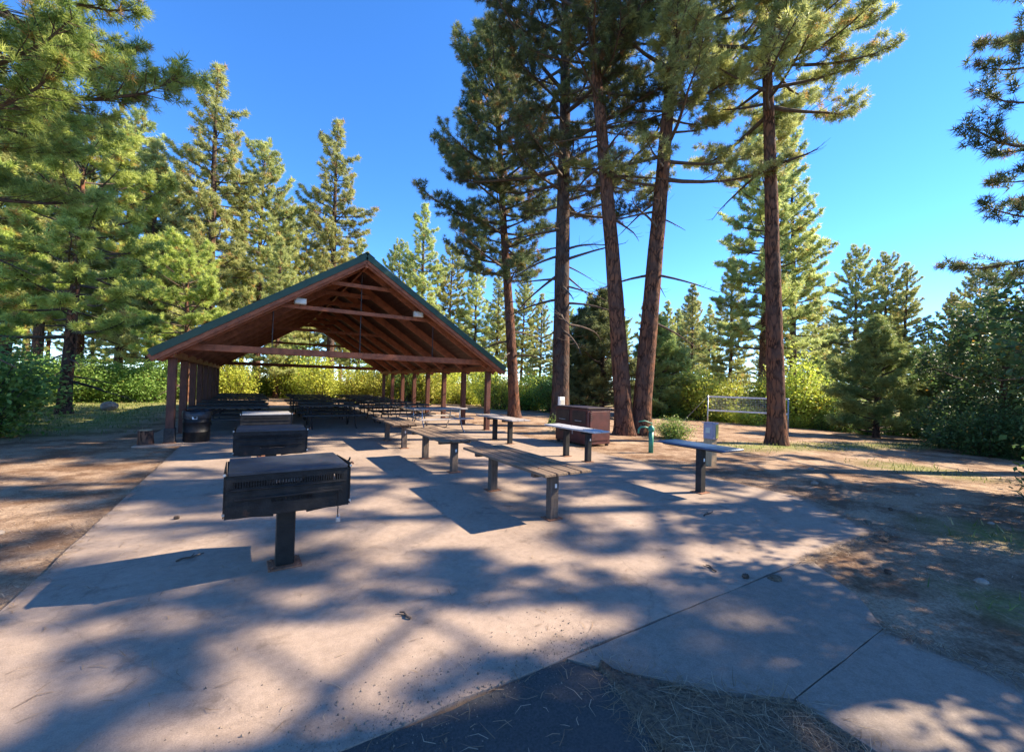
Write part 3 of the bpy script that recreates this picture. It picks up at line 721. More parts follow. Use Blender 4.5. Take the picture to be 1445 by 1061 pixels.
# ------------------------------------------------------------------ picnic tables under the roof
def make_picnic(mat, frame):
    root = empty('picnic_table', (0, 0, 0))
    pm = MB().box((0, 0, 0), (1.95, .14, .04), None, .005).mesh('plank')
    for k in range(5): link('plank', pm, M[mat], root, (0, -.30+.15*k, .75))
    for sy in (-1, 1):
        for k in range(2): link('bench_plank', pm, M[mat], root, (0, sy*(.62+.15*k), .45))
    for sx in (-1, 1):
        f = MB(); x = sx*.68
        f.tube([(x, -.80, .425), (x, -.45, .425), (x, .45, .425), (x, .80, .425)], .02, 8)
        for sy in (-1, 1):
            f.tube([(x, sy*.34, .715), (x, sy*.36, .45), (x, sy*.55, .12), (x, sy*.66, .022), (x, sy*.74, .022)], .021, 8)
        f.tube([(x, -.36, .72), (x, .36, .72)], .02, 8)
        f.build('tube_frame', M[frame], root, True)
        MB().tube([(sx*.68, 0, .43), (sx*.1, 0, .715)], .016, 6).build('brace', M[frame], root)
    return root
def copy_tree(o, parent=None):
    c = o.copy(); COL.objects.link(c); c.parent = parent
    for ch in list(o.children): copy_tree(ch, c)
    return c
pg = 'dark picnic tables in rows under the pavilion roof'
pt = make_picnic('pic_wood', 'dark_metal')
spots = []
for k in range(7): spots.append((-.55, 14.7+k*1.85))
for k in range(6): spots += [(2.3, 15.5+k*1.9), (4.75, 15.65+k*1.9)]
rg = random.Random(4)
for i, (x, y) in enumerate(spots):
    o = pt if i == 0 else copy_tree(pt)
    o.location = (x+rg.uniform(-.08, .08), y, .004); o.rotation_euler = (0, 0, R(rg.uniform(-2.5, 2.5)))
    o['category'] = 'picnic table'; o['group'] = pg
    nth = ['first', 'second', 'third', 'fourth', 'fifth', 'sixth', 'seventh'][i if i < 7 else (i-7)//2]
    o['label'] = 'dark picnic table, %s from pavilion mouth, %s' % (nth, 'in barrel-side row' if i < 7 else 'in middle row' if (i-7) % 2 == 0 else 'in row behind pale table')
pp = make_picnic('pale_plank', 'steel'); pp.location = (5.25, 13.35, .004); pp.rotation_euler = (0, 0, R(4))  # pale planks and light legs stand in for sunlight on this table
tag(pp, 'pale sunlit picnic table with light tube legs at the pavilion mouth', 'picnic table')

# ------------------------------------------------------------------ barrel, stump, bin, pump, utility post, net
tb = empty('trash_barrel', (-1.22, 13.1, .004), 'black lined trash barrel beside the blackened pavilion post', 'trash barrel')
MB().lathe([(.27, 0), (.28, .02), (.28, .24), (.29, .25), (.28, .26), (.28, .48), (.29, .49), (.28, .50), (.28, .74), (.29, .75), (.26, .75), (.26, .70)], 24).build('drum', M['black_iron'], tb, True)
rgb = random.Random(9); lp = []
n = 28
bl = MB(); V = []
for zi, (r_, z) in enumerate([(.25, .66), (.265, .755), (.285, .775), (.302, .75), (.306, .66), (.302, .58)]):
    for j in range(n):
        a = 2*math.pi*j/n; k = 1+rgb.uniform(-.025, .025)*(zi > 1); V.append((r_*k*math.cos(a), r_*k*math.sin(a), z+rgb.uniform(-.02, .02)*(zi > 1)))
bl._add(V, [(i*n+j, i*n+(j+1) % n, (i+1)*n+(j+1) % n, (i+1)*n+j) for i in range(5) for j in range(n)])
bl.build('liner', M['bag'], tb, True)
MB().box((-.02, -.293, .60), (.10, .012, .06), None, .003).build('label_plate', M['white'], tb)
def rock(name, loc, s, label, cat, mat, seed, sq=(1, 1, .7)):
    rg_ = np.random.default_rng(seed); b = MB()
    prof = []; V = []; nn_, mm = 12, 7
    for i in range(mm):
        ph = math.pi*(i+.5)/mm
        for j in range(nn_):
            th = 2*math.pi*j/nn_; r_ = s*(1+rg_.normal(0, .10)); V.append((r_*sq[0]*math.sin(ph)*math.cos(th), r_*sq[1]*math.sin(ph)*math.sin(th), s*sq[2]*math.cos(ph)*-1+s*sq[2]*.8))
    b._add(V, [(i*nn_+j, i*nn_+(j+1) % nn_, (i+1)*nn_+(j+1) % nn_, (i+1)*nn_+j) for i in range(mm-1) for j in range(nn_)]+[tuple(range(nn_))[::-1], tuple((mm-1)*nn_+j for j in range(nn_))])
    return tag(b.build(name, M[mat], None, False, loc), label, cat)
st = empty('log_stump', (-2.16, 12.9, gz(-2.1, 12.9)), 'short pale log stump against the blackened pavilion post', 'stump')
MB().lathe([(.15, -.03), (.16, .05), (.145, .2), (.15, .34), (.13, .36)], 16).build('bark', M['bark_red'], st, True)
MB().lathe([(.128, .0), (.12, .012)], 16, (0, 0, .36)).build('cut_face', M['tan_wood'], st)
rock('boulder', (-5.6, 25.6, gz(-5.6, 25.6)), .32, 'pale boulder in the grass near the left-hand pine trunk'.replace('left-hand ', 'sunlit '), 'boulder', 'rock', 3)

db = empty('bear_proof_bin', (8.15, 9.32, gz(8.2, 9.3)), 'maroon-brown steel bear-proof trash bin beside the slab', 'trash bin')
bd = MB().box((0, 0, .56), (.84, 1.42, .98), None, .012).build('body', M['brown_metal'], db)
MB().box((0, 0, 1.062), (.90, 1.48, .022), None, .005).build('lid', M['dark_metal'], db)
for sy in (-1, 1):
    dd = MB().box((-.432, sy*.355, .80), (.022, .56, .34), None, .005).build('chute_door', M['dark_metal'], db)
    MB().tube([(-.445, sy*.355-.12, .70), (-.475, sy*.355-.12, .70), (-.475, sy*.355+.12, .70), (-.445, sy*.355+.12, .70)], .012, 6).build('handle', M['steel'], dd)
    d2 = MB().box((-.432, sy*.355, .36), (.022, .60, .44), None, .005).build('lower_door', M['brown_metal'], db)
    MB().box((-.448, sy*.1, .36), (.012, .03, .10), None, .002).build('latch', M['steel'], d2)
MB().box((0, -.722, .58), (.70, .016, .80), None, .004).build('end_panel', M['brown_metal'], db)
for k in range(5): MB().box((-.32, -.735, .75+k*.06), (.05, .012, .02), None, .002).build('vent', M['dark_metal'], db)
for sx in (-1, 1):
    for sy in (-1, 1): MB().box((sx*.36, sy*.64, .03), (.07, .07, .10)).build('foot', M['dark_metal'], db)

gp = empty('water_hydrant', (8.74, 7.32, gz(8.74, 7.32)), 'green painted standpipe hydrant with curved spout at the slab edge', 'hydrant')
MB().tube([(0, 0, -.05), (0, 0, .56)], .06, 14).build('standpipe', M['green_paint'], gp, True)
MB().lathe([(.07, .55), (.08, .57), (.08, .63), (.05, .68), (.03, .70)], 14).build('head', M['green_paint'], gp, True)
MB().tube([(-.03, .02, .62), (-.16, .06, .66), (-.28, .1, .66), (-.33, .12, .60), (-.34, .12, .50)], .024, 10).build('spout', M['green_paint'], gp, True)
MB().tube([(0, 0, .69), (.03, .0, .75), (-.18, .05, .82), (-.36, .1, .80)], .014, 8).build('lever', M['green_paint'], gp, True)

up_ = empty('utility_post', (8.62, 5.6, gz(8.6, 5.6)), 'tan timber utility post with grey-mauve outlet box and yellow side', 'utility post')
MB().box((0, 0, .27), (.20, .20, .66), None, .01).build('timber', M['tan_wood'], up_)
MB().box((-.02, -.02, .76), (.20, .23, .34), None, .01).build('outlet_box', M['mauve'], up_)
MB().box((.03, -.141, .76), (.09, .012, .30), None, .003).build('side_panel', M['yellow'], up_)
MB().box((-.125, -.02, .78), (.012, .11, .12), None, .003).build('cover', M['beige_box'], up_)
MB().box((-.01, 0, .938), (.25, .26, .018), None, .005).build('cap', M['mauve'], up_)

nb_ = empty('volleyball_net', (22.2, 11.4, gz(22.2, 11.4)-.35), 'white volleyball net strung between steel poles beyond the trees', 'volleyball net', None, R(-64))
d0, d1 = -2.55, .8
for x in (d0-.15, d1+.15):
    MB().tube([(x, 0, -.2), (x, 0, 2.02)], .035, 10).build('pole', M['steel'], nb_, True)
for z in (1.96, 1.22): MB().box(((d0+d1)/2, 0, z), (d1-d0+.3, .012, .085), None, .002).build('net_tape', M['net'], nb_)
nm = MB()
for k in range(46): nm.box((d0+(d1-d0)*k/45, 0, 1.59), (.004, .003, .66))
for k in range(1, 7): nm.box(((d0+d1)/2, 0.003, 1.265+k*.093), (d1-d0, .004, .006))
nm.build('mesh', M['net'], nb_)
MB().tube([(d0-.15, 0, 1.98), (d0-1.6, .1, .3)], .006, 5).build('guy_rope', M['net'], nb_)
MB().tube([(d0-.15, .06, 0), (d0-.15, .06, 1.9)], .012, 6).build('net_winch_cable', M['steel'], nb_)

# ------------------------------------------------------------------ trees
# big pines behind the tables
BP = 'tall ponderosa pines standing around the bin'
ta = pine(11, 19.5, 6.8, 3.5, .27, (-1.4, .9), 'round', 105, 6, .20, .02, 32, bias=(R(170), .15), tone=(.3, .25), droop=0, f0=.22)
plant_tree('ponderosa_pine', ta, (11.34, 18.2), 'leaning slender pine just behind the pavilion corner, with low dense crown', None)
tb_ = pine(12, 24, 8.8, 4.2, .36, (-.2, .2), 'round', 92, 5.6, .19, .018, 34, f0=.28, dead_br=22, tone=(.38, .28))
plant_tree('ponderosa_pine', tb_, (10.75, 13.65), 'straight dark-trunked pine with white box at its foot', None, ('bark_dark', 'needle'))
tc_ = pine(13, 24, 12.0, 3.3, .30, (-2.3, 1.3), 'round', 56, 6, .19, .018, 34, f0=.3, dead_br=18, tone=(.5, .25))
plant_tree('ponderosa_pine', tc_, (11.35, 10.7), 'bare-trunked pine leaning away from its twin by the hydrant', None)
td_ = pine(14, 24, 9.0, 3.5, .32, (1.4, -1.1), 'round', 80, 5.8, .19, .018, 34, f0=.3, dead_br=10, tone=(.58, .28))
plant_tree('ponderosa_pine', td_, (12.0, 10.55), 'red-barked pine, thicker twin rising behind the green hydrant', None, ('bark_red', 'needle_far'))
te_ = pine(15, 21, 11.2, 3.7, .27, (-.9, .5), 'round', 92, 5.8, .20, .019, 36, f0=.32, dead_br=2, tone=(.6, .28), bias=(R(-20), .12))
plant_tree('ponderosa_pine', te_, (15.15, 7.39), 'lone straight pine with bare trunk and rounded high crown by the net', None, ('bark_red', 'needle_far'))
# white box and thin stake on the straight pine
wb = empty('meter_box', (10.35, 13.1, gz(10.4, 13.2)), 'small white meter box on a stake before the straight dark pine', 'meter box')
MB().box((0, 0, .95), (.26, .12, .52), None, .01).build('housing', M['white'], wb)
MB().box((0, .03, .35), (.06, .04, .80)).build('stake', M['dark_post'], wb)
MB().box((0, -.064, 1.0), (.16, .008, .2), None, .002).build('door', M['beige_box'], wb)

# far pine prototypes
fp = [pine(21, 25, 6, 4.3, .34, (.3, .2), 'spire', 104, 3.6, .30, .05, 20, f0=.2, tone=(.72, .28), dead_br=6),
      pine(22, 23, 5, 3.8, .30, (-.4, .3), 'round', 98, 3.6, .30, .05, 20, f0=.2, tone=(.68, .28), dead_br=6),
      pine(23, 18, 2.2, 3.5, .24, (.1, .1), 'spire', 100, 3.6, .30, .05, 20, f0=.2, tone=(.72, .28), dead_br=3)]
FG = 'pines of the forest edge behind the pavilion and the clearing'
def ray_pt(px, dist):      # ground point in the direction of a measured bearing
    d = fw+rr*(px-722.5)/F_PX; d.z = 0; d.normalize(); return (d.x*dist, d.y*dist)
far = [ # bearing, distance, proto, scale
 (292,41,0,1.08),(240,50,1,.9),(362,44,1,.98),(398,55,1,.95),(465,46,0,1.10),(428,60,1,1.0),(505,58,2,1.1),
 (560,60,1,.9),(592,50,0,.92),(632,64,1,.95),(668,60,2,1.1),(700,66,0,.8),(735,62,1,.75),(762,70,2,.95),(830,66,2,.95),
 (210,44,2,1.1),(165,46,1,.95),(110,50,1,.95),(50,44,0,.9),(5,48,0,.95),(-40,44,1,.95),
 (1075,38,1,1.0),(1120,41,0,.86),(1030,46,2,.85),(975,62,2,.9),(1000,70,2,.85),(955,68,2,.8),(1150,60,2,.75),
 (1205,58,1,.78),(1247,62,1,.76),(1275,60,0,.66),(1310,60,2,.55),(1180,75,2,.72),(1345,60,1,.55),(1400,62,0,.5),(1460,60,1,.6),(915,40,2,.62),(940,44,2,.6),
 (1225,85,2,.75),(1160,90,2,.7),(870,75,1,.72),(795,80,1,.75),(480,75,1,.95),(340,75,0,1.0),(390,38,2,.7),(545,80,0,.85),(605,85,1,.8)]
rg = random.Random(5)
for px in range(915, 1500, 26): far.append((px+rg.uniform(-9, 9), rg.uniform(66, 110), rg.choice([1, 2, 2]), rg.uniform(.55, .78)))
for px in range(300, 900, 28): far.append((px+rg.uniform(-9, 9), rg.uniform(80, 120), rg.choice([0, 1, 2]), rg.uniform(.7, .95)))
for px in range(-40, 300, 34): far.append((px+rg.uniform(-9, 9), rg.uniform(60, 95), rg.choice([0, 1, 2]), rg.uniform(.8, 1.0)))
def region(px): return 'past the grassy clearing' if px < 215 else 'behind the pavilion' if px < 600 else 'behind the straight dark pine' if px < 880 else 'beyond the twin pines' if px < 1010 else 'beyond the volleyball net' if px < 1190 else 'beyond the round juniper' if px < 1320 else 'behind the oak thicket'
def dist_w(ds): return 'at the front of the forest' if ds < 50 else 'in the middle of the forest' if ds < 75 else 'deep in the far forest'
for px, ds, k, sc in far:
    p = ray_pt(px, ds)
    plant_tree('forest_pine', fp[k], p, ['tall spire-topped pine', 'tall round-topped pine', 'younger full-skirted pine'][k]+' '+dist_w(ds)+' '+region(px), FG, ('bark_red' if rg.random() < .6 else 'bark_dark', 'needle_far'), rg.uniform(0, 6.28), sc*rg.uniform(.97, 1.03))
# light-green pines beside the clearing, sunlight put into their needle colour
ls = pine(31, 11.0, 3.0, 3.4, .20, (.3, 0), 'round', 62, 5, .22, .03, 28, tone=(.6, .28), dead_br=8)
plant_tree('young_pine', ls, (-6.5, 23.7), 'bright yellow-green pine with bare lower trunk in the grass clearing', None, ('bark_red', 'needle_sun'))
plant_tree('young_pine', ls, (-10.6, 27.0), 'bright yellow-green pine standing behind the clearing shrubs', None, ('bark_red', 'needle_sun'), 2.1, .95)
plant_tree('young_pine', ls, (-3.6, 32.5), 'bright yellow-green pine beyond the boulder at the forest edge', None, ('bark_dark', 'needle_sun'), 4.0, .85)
# overhanging pine reaching in beside the path
ov = pine(41, 17, 5.0, 4.8, .38, (.2, 0), 'round', 96, 6.5, .17, .014, 40, bias=(R(15), .18), tone=(.32, .34), dead_br=10, droop=-.05)
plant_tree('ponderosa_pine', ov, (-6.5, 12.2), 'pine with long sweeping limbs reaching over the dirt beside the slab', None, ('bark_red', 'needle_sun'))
# trees on the sunny side that shade the slab
rp_ = pine(51, 19, 4.5, 2.8, .30, (0, .1), 'spire', 64, 5, .20, .02, 30, tone=(.25, .2), dead_br=4)
plant_tree('ponderosa_pine', rp_, (17.5, 1.5), 'dark shaded pine rising above the oak thicket', None, ('bark_dark', 'needle'))
sp_ = pine(55, 20, 8.5, 3.6, .32, (.3, 0), 'round', 44, 5.5, .20, .02, 32, f0=.5, dead_br=6, tone=(.4, .25))
sh = [(sp_, (12.6, -2.6), .85, 1.0, 'pine beside the road, nearest the sidewalk end'), (sp_, (20.5, -2.0), .95, 2.2, 'pine on the far side of the oak thicket'),
      (sp_, (16.5, -6.0), .9, 3.1, 'pine standing across the road')]
for mt, p, sc, rz, lb in sh:
    plant_tree('ponderosa_pine', mt, p, lb, None, ('bark_red', 'needle'), rz, sc)

# oak thicket on the sunny side
ok = broadleaf(61, 5.6, .7, 3.0, .14, 22000, .13, (.2, .2))
for (x, y, s, rz, lb) in [(12.7, -.6, 1.0, 0, 'oak reaching its twigs over the dirt from the roadside'), (22.8, 3.5, .95, 1.9, 'dark oak at the front of the thicket'), (25.0, 1.8, 1.05, 3.4, 'tall dark oak deep in the thicket'), (28.5, 4.3, 1.0, 4.6, 'dark oak in the thicket next to the small shaded juniper'), (9.2, -1.9, .92, 5.2, 'oak leaning over the sidewalk by the road')]:
    plant_tree('oak_tree', ok, (x, y), lb, None, ('bark_dark', 'oak'), rz, s)

# junipers / young conifers
ju = pine(71, 6.0, .25, 1.9, .10, (0, 0), 'spire', 130, 8, .20, .03, 20, dead=.01, dead_br=0, tone=(.5, .3), droop=.1)
for px, ds, s, lb, mt in [(1237, 26.5, .92, 'round bright green juniper at the edge of the sunlit dirt', 'juniper'), (850, 27, 1.28, 'dense dark fir behind the twin pines', 'needle'), (822, 29, 1.15, 'dense dark fir between the straight pine and the twin pines', 'needle'), (930, 31, 1.12, 'dense fir beside the red-barked twin pine', 'juniper'), (1310, 31, .72, 'small shaded juniper next to the oak thicket', 'needle'), (1152, 45, .9, 'small far juniper beyond the volleyball net', 'juniper')]:
    plant_tree('juniper', ju, ray_pt(px, ds), lb, None, ('bark_dark', mt), px*.01, (s*1.12, s*1.12, s))

# shrubs
wl = [shrub(81, 3.3, 1.5, 46, 5200, .13, .04, 1.2), shrub(82, 2.6, 1.3, 40, 4400, .12, .05, 1.1), shrub(83, 1.3, 1.1, 40, 3600, .10, .05, .8)]
SG = 'yellow-green willow shrubs along the far edge of the clearing'
rg = random.Random(12)
bear = [(px, rg.uniform(31, 36)) for px in range(925, 1200, 17)] + [(px, rg.uniform(29, 34)) for px in range(690, 800, 15)] + [(px, rg.uniform(33, 40)) for px in range(425, 690, 15)] + [(px, rg.uniform(36, 42)) for px in range(300, 425, 17)]
for i, (px, ds) in enumerate(bear):
    k = rg.choice([0, 0, 1, 1, 2]); far_ = ds
    plant_shrub(wl[k], ray_pt(px, far_), ['tall yellow-green willow shrub along the clearing edge', 'medium yellow-green willow shrub along the clearing edge', 'low yellow-green shrub along the clearing edge'][k], SG, 'willow' if rg.random() < .72 else 'shrub', rg.uniform(0, 6.28), rg.uniform(.95, 1.4), 'willow_shrub')['label'] = ['tall', 'medium', 'low'][k]+' yellow-green willow shrub at the clearing edge '+region(px)
for i in range(16):
    px = 930+i*33; plant_shrub(wl[2], ray_pt(px, rg.uniform(28.5, 31.5)), 'low yellow-green shrub along the clearing edge', SG, rg.choice(['willow', 'shrub']), rg.uniform(0, 6), rg.uniform(.6, .95), 'willow_shrub')['label'] = 'low shrub bordering the sunlit dirt '+region(px)
lf = shrub(91, 2.6, 1.7, 60, 11000, .12, .01, .9)
for (x, y, s, lb) in [(-6.0, 15.6, 1.0, 'big bright green oak shrub beside the dirt, across from the barrel'), (-7.9, 18.2, 1.15, 'big green oak shrub behind the dirt-side shrub'), (-9.4, 22.0, 1.2, 'green oak shrub under the yellow-green pine'), (-6.2, 13.4, .6, 'small bright green shrub at the edge of the dirt')]:
    plant_shrub(lf, (x, y), lb, None, 'shrub', x, s, 'oak_shrub')
for (x, y, s, lb) in [(21.0, 3.6, .7, 'low dark oak shrub at the front of the thicket'), (23.5, 4.6, .8, 'low dark oak shrub under the thicket oaks'), (27.0, 5.4, .8, 'dark oak shrub beside the small shaded juniper'), (20.6, 2.3, .6, 'low dark oak shrub nearest the road')]:
    plant_shrub(lf, (x, y), lb, None, 'oak', x, s, 'oak_shrub')
lfg = 'green shrubs under the forest pines past the clearing'
for px, ds in [(105, 33), (130, 35), (155, 33), (185, 36), (210, 33), (235, 37), (262, 36), (80, 36), (45, 33), (285, 38), (310, 41), (335, 43)]:
    plant_shrub(lf, ray_pt(px, ds), 'green shrub under the forest pines '+('behind the pavilion' if px > 215 else 'past the boulder' if px > 90 else 'behind the oak shrubs'), lfg, 'shrub', px*.1, rg.uniform(.75, 1.1), 'forest_shrub')
plant_shrub(wl[2], (12.4, 9.4), 'small leafy shrub at the foot of the twin pines', None, 'shrub', 1, .6, 'oak_shrub')
plant_shrub(wl[2], (9.7, 11.9), 'small shrub between the bin and the straight pine', None, 'shrub', 2, .55, 'oak_shrub')

# ------------------------------------------------------------------ litter, straw heap, grass
rng = np.random.default_rng(99)
def strands(pos, L0, L1, wd, rng, lift=.3, zoff=.006):
    n = len(pos); az = rng.uniform(0, 6.28, n); L_ = rng.uniform(L0, L1, n); el = rng.uniform(0, 1, n)**3*lift
    d = np.stack([np.cos(az)*np.cos(el), np.sin(az)*np.cos(el), np.sin(el)], -1); s = np.stack([-np.sin(az), np.cos(az), 0*az], -1)*wd/2
    bend = np.stack([-np.sin(az), np.cos(az), 0*az], -1)*(rng.normal(0, .12, n)*L_)[:, None]
    mid = pos+d*(L_*.5)[:, None]+bend; mid[:, 2] += .006; end = pos+d*L_[:, None]
    A = np.stack([pos-s, pos+s, mid+s, mid-s], 1); B = np.stack([mid-s, mid+s, end+s*.3, end-s*.3], 1)
    return np.concatenate([A, B], 0)
def tint(n, k, dead=.2):
    c = np.stack([np.clip(rng.normal(.45, .28, n), 0, 1), (rng.uniform(size=n) < dead)*1., np.zeros(n), np.ones(n)], -1); return np.concatenate([c]*k, 0)
# heap of dry needles and grass between asphalt and sidewalk
tri = []
while len(tri) < 5200:
    x, y = rng.uniform(1.4, 3.0), rng.uniform(-.6, 1.9)
    lo = np.interp(y, [-.6, .5, 1.25, 1.7, 1.9], [1.45, 1.45, 1.58, 1.74, 1.80]); hi = np.interp(y, [-.6, .72, 1.13, 1.4, 1.76, 1.9], [2.78, 2.54, 2.54, 2.20, 1.88, 1.82])
    if lo-.05 < x < hi+.04: tri.append((x, y, gz(x, y)+.018+rng.uniform(0, .035)*max(0, min(1, (x-lo)*4, (hi-x)*4))))
V = strands(np.array(tri), .06, .20, .0028, rng, .22)
tag(link('dry_straw', tri_mesh('dry_straw', V, tint(len(tri), 2, .12)), M['straw']), 'heap of dry pine needles and dead grass between asphalt and sidewalk', 'straw', None, 'stuff')
hm = MB(); NX, NY = 22, 30; HV = []
for j in range(NY+1):
    y = -.6+2.45*j/NY
    lo = np.interp(y, [-.6, .5, 1.25, 1.7, 1.9], [1.42, 1.42, 1.55, 1.72, 1.80]); hi = np.interp(y, [-.6, .72, 1.13, 1.4, 1.76, 1.9], [2.76, 2.51, 2.51, 2.17, 1.86, 1.82])
    for i in range(NX+1):
        f = i/NX; HV.append((lo+(hi-lo)*f, y, -.03+.045*math.sin(math.pi*f)**.6*(1+rng.normal(0, .12))))
hm._add(HV, [(j*(NX+1)+i, j*(NX+1)+i+1, (j+1)*(NX+1)+i+1, (j+1)*(NX+1)+i) for j in range(NY) for i in range(NX)])
M['duff'] = surf('needle_duff', (.07, .048, .034), (.20, .145, .095), 45, .95, 0, 1, 90, bdist=.03)
tag(hm.build('needle_bed', M['duff'], None, True), kind='structure')

def inside_slab(x, y): return (x > -1.44) & (x < 7.35) & (y > 2.0) & (y < 28)
N_ = 110000
x = rng.uniform(-6, 22, N_); y = rng.uniform(-1.5, 20, N_)
dens = np.clip(1.15-np.hypot(x-2, y-2)/17, .06, 1); keep = rng.uniform(size=N_) < dens
x, y = x[keep], y[keep]
on = inside_slab(x, y); wk = (y < 2.0) & (x > 1.6) & (x < 4.9); asp = (y < 2.0) & (x <= 1.65)
keep = ~(on | wk | asp)
pos = np.stack([x[keep], y[keep], gz_np(x[keep], y[keep])+.004], -1)
V = strands(pos, .06, .17, .0045, rng, .25)
tag(link('needle_litter', tri_mesh('needle_litter', V, tint(len(pos), 2, .2)), M['straw']), 'fallen pine needles scattered over the dirt around the slab', 'needles', None, 'stuff')
# along the slab edges and a few on the slab
e = []
for k in range(1500): e.append((7.34+rng.normal(0, .10), rng.uniform(3.1, 12.5), .004))
for k in range(900):
    f = rng.uniform(); e.append((6.45+.88*f+rng.normal(0, .07), 2.0+1.15*f+rng.normal(0, .07), .004))
for k in range(1300): e.append((rng.uniform(4.6, 6.6)+rng.normal(0, .05), 1.97+abs(rng.normal(0, .05))*rng.choice([-1, .5]), .004))
for k in range(1100): e.append((-1.45+rng.normal(0, .06), rng.uniform(2, 12.5), .004))
for k in range(900): e.append((rng.uniform(-1.3, 7.2), rng.uniform(2.1, 9), .004))
for k in range(500): e.append((3.85+rng.normal(0, .05)+(.0), rng.uniform(.3, 1.2), .003))
for k in range(400): e.append((rng.uniform(-1, 1.6), rng.uniform(.5, 1.98), .002))
V = strands(np.array(e), .04, .13, .004, rng, .12)
tag(link('edge_litter', tri_mesh('edge_litter', V, tint(len(e), 2, .2)), M['straw']), 'stray pine needles blown over the concrete and its edges', 'needles', None, 'stuff')
# thin grass
N_ = 130000
x = rng.uniform(-16, 32, N_); y = rng.uniform(-1, 34, N_)
pr_ = grassy(x, y); keep = (rng.uniform(size=N_) < pr_*.75) & ~inside_slab(x, y) & ~((y < 2) & (x < 4.9)); x, y = x[keep], y[keep]; n = len(x)
az = rng.uniform(0, 6.28, n); h = rng.uniform(.05, .13, n); z = gz_np(x, y); wv = .006+.004*np.clip(np.hypot(x, y)/10, 0, 3)
s = np.stack([np.cos(az), np.sin(az), 0*az], -1)*wv[:, None]
b0 = np.stack([x, y, z-.01], -1); tp = b0+np.stack([rng.normal(0, .04, n), rng.normal(0, .04, n), h], -1)
V = np.stack([b0-s, b0+s, tp], 1)
tag(link('thin_grass', tri_mesh('thin_grass', V, tint(n, 1, .15)), M['grass']), 'thin patchy grass growing on the dirt clearing', 'grass', None, 'stuff')

nc = 2600
cx_ = rng.uniform(-1.2, 2.0, nc); cy_ = 1.98+rng.gamma(1.1, .13, nc)*rng.choice([1, 1, 1, -.6], nc); cz_ = .0018+rng.gamma(1.3, .0016, nc)
tet = np.array([[1, 0, -.5], [-.5, .87, -.5], [-.5, -.87, -.5], [0, 0, .8]]); fi = np.array([[0, 1, 3], [1, 2, 3], [2, 0, 3]])
P0 = tet[None]*cz_[:, None, None]*rng.uniform(.6, 1.4, (nc, 4, 1)); aa = rng.uniform(0, 6.28, nc); ca, sa = np.cos(aa), np.sin(aa)
P1 = np.stack([P0[..., 0]*ca[:, None]-P0[..., 1]*sa[:, None], P0[..., 0]*sa[:, None]+P0[..., 1]*ca[:, None], P0[..., 2]], -1)+np.stack([cx_, cy_, cz_*.4+np.where(cy_ < 1.985, -.006, 0)], -1)[:, None, :]
V = P1[:, fi, :].reshape(-1, 3, 3)
tag(link('asphalt_crumbs', tri_mesh('asphalt_crumbs', V, np.repeat(np.stack([rng.uniform(0, .8, nc), rng.uniform(size=nc)*.3, np.zeros(nc), np.ones(nc)], -1), 3, 0)), M['crumb']), 'loose asphalt crumbs and grit along the slab front', 'grit', None, 'stuff')

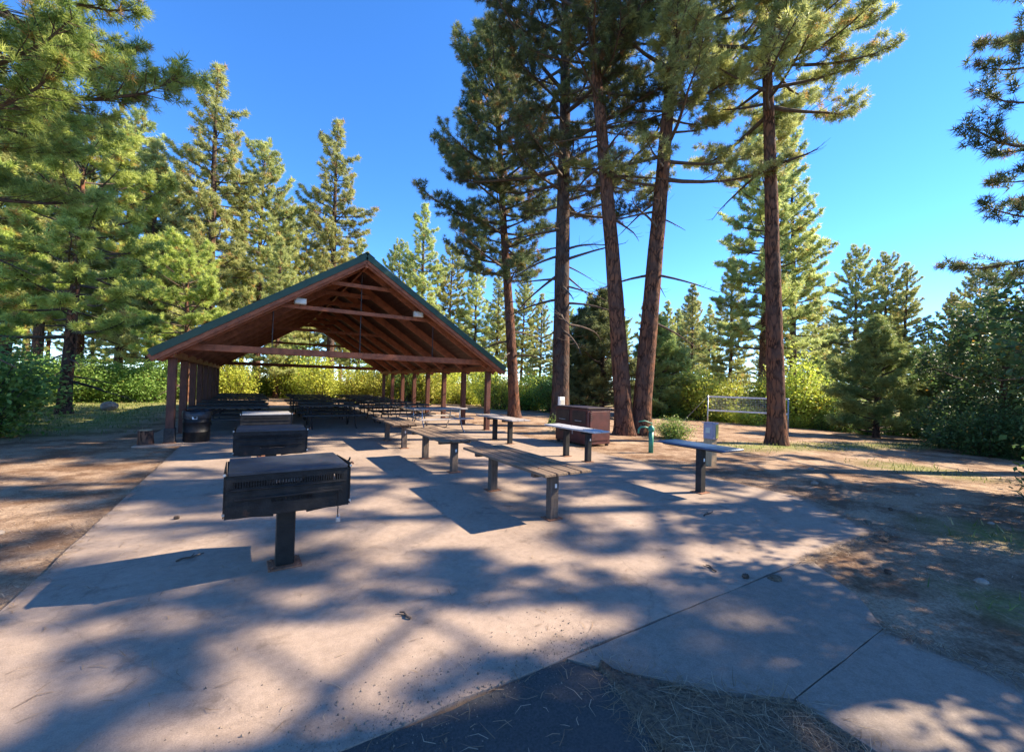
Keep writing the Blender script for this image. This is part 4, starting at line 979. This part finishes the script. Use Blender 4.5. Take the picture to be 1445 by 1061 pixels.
# small debris on the slab
def twig(loc, L_, az, lab):
    b = MB(); p = []
    for k in range(5): p.append((L_*(k/4-.5), .012*math.sin(k*1.7), .010+.004*(k % 2)))
    b.tube(p, [.009, .008, .008, .006, .004], 6); b.tube([p[2], (p[2][0]+.05, .05, .014)], [.005, .003], 5)
    o = b.build('fallen_twig', M['twig'], None, True, (loc[0], loc[1], loc[2] if len(loc) > 2 else .0)); o.rotation_euler = (0, 0, az)
    return tag(o, lab, 'twig')
twig((5.15, 3.35), .30, .2, 'dark fallen twig on the slab near the table with sky-tinted top')
twig((3.62, 2.32), .14, 1.2, 'short fallen twig on the slab near the sidewalk joint')
twig((-.45, 4.75), .22, .5, 'dark twig on the shaded slab beside the padlocked grill')
twig((.95, 2.9), .12, 1.9, 'tiny twig on the slab between the padlocked grill and the asphalt')
def cone(loc, lab, seed):
    b = MB(); rg_ = random.Random(seed)
    b.lathe([(.006, -.05), (.022, -.04), (.032, -.015), (.030, .01), (.02, .035), (.006, .05)], 10)
    for k in range(40):
        z = -.042+.085*k/40; a = k*2.4; r_ = .032*math.sqrt(max(.05, 1-(z/.055)**2)); b.box((math.cos(a)*r_, math.sin(a)*r_, z), (.018, .014, .005), Matrix.Rotation(a, 3, 'Z').to_quaternion())
    o = b.build('pine_cone', M['twig'], None, False, (loc[0], loc[1], .03)); o.rotation_euler = (1.5, .2, rg_.uniform(0, 6)); o.scale = (.6,)*3; o.location.z = .018; return tag(o, lab, 'pine cone')
cone((3.72, 2.06), 'pine cone caught on the joint between slab and sidewalk', 1)
cone((-.72, 6.1), 'pine cone on the slab edge side of the middle grill', 3)
for k in range(12):
    a_ = [(6.9, 1.2), (7.9, 2.3), (5.6, 1.0), (8.7, 3.6), (7.2, .4), (9.4, 2.4), (-2.2, 6.4), (-2.9, 8.1), (-1.9, 4.6), (8.3, 1.4), (5.1, 1.5), (10.2, 4.3)][k]
    rd = k in (6, 7, 8)
    if k % 3 == 1:
        o = cone(a_, 'pine cone on the dirt '+('across the slab from the tables' if rd else 'between the slab and the oak thicket'), 40+k); o.location.z = gz(*a_)+.02; o['group'] = 'pine cones on the dirt'
    else:
        rock('small_stone', (a_[0], a_[1], gz(*a_)-.008), .022+.012*(k % 4), 'small stone in the dirt '+('across the slab from the tables' if rd else 'between the slab and the oak thicket'), 'stone', 'rock', 60+k, (1.2, 1, .65))['group'] = 'small stones in the dirt'
# clods at the clipped slab corner
for i, (x, y, s) in enumerate([(6.35, 1.92, .06), (6.55, 2.0, .045), (6.2, 1.86, .04), (3.95, 1.93, .05), (6.75, 2.2, .05)]):
    rock('dirt_clod', (x, y, gz(x, y)+.01), s, ['brown dirt clod at the clipped slab corner', 'brown dirt clod at the clipped slab corner', 'brown dirt clod at the clipped slab corner', 'flat dirt clod on the slab and sidewalk joint', 'brown dirt clod at the clipped slab corner'][i], 'clod', 'duff', 20+i, (1.4, 1, .5))['group'] = 'dirt clods along the slab front'
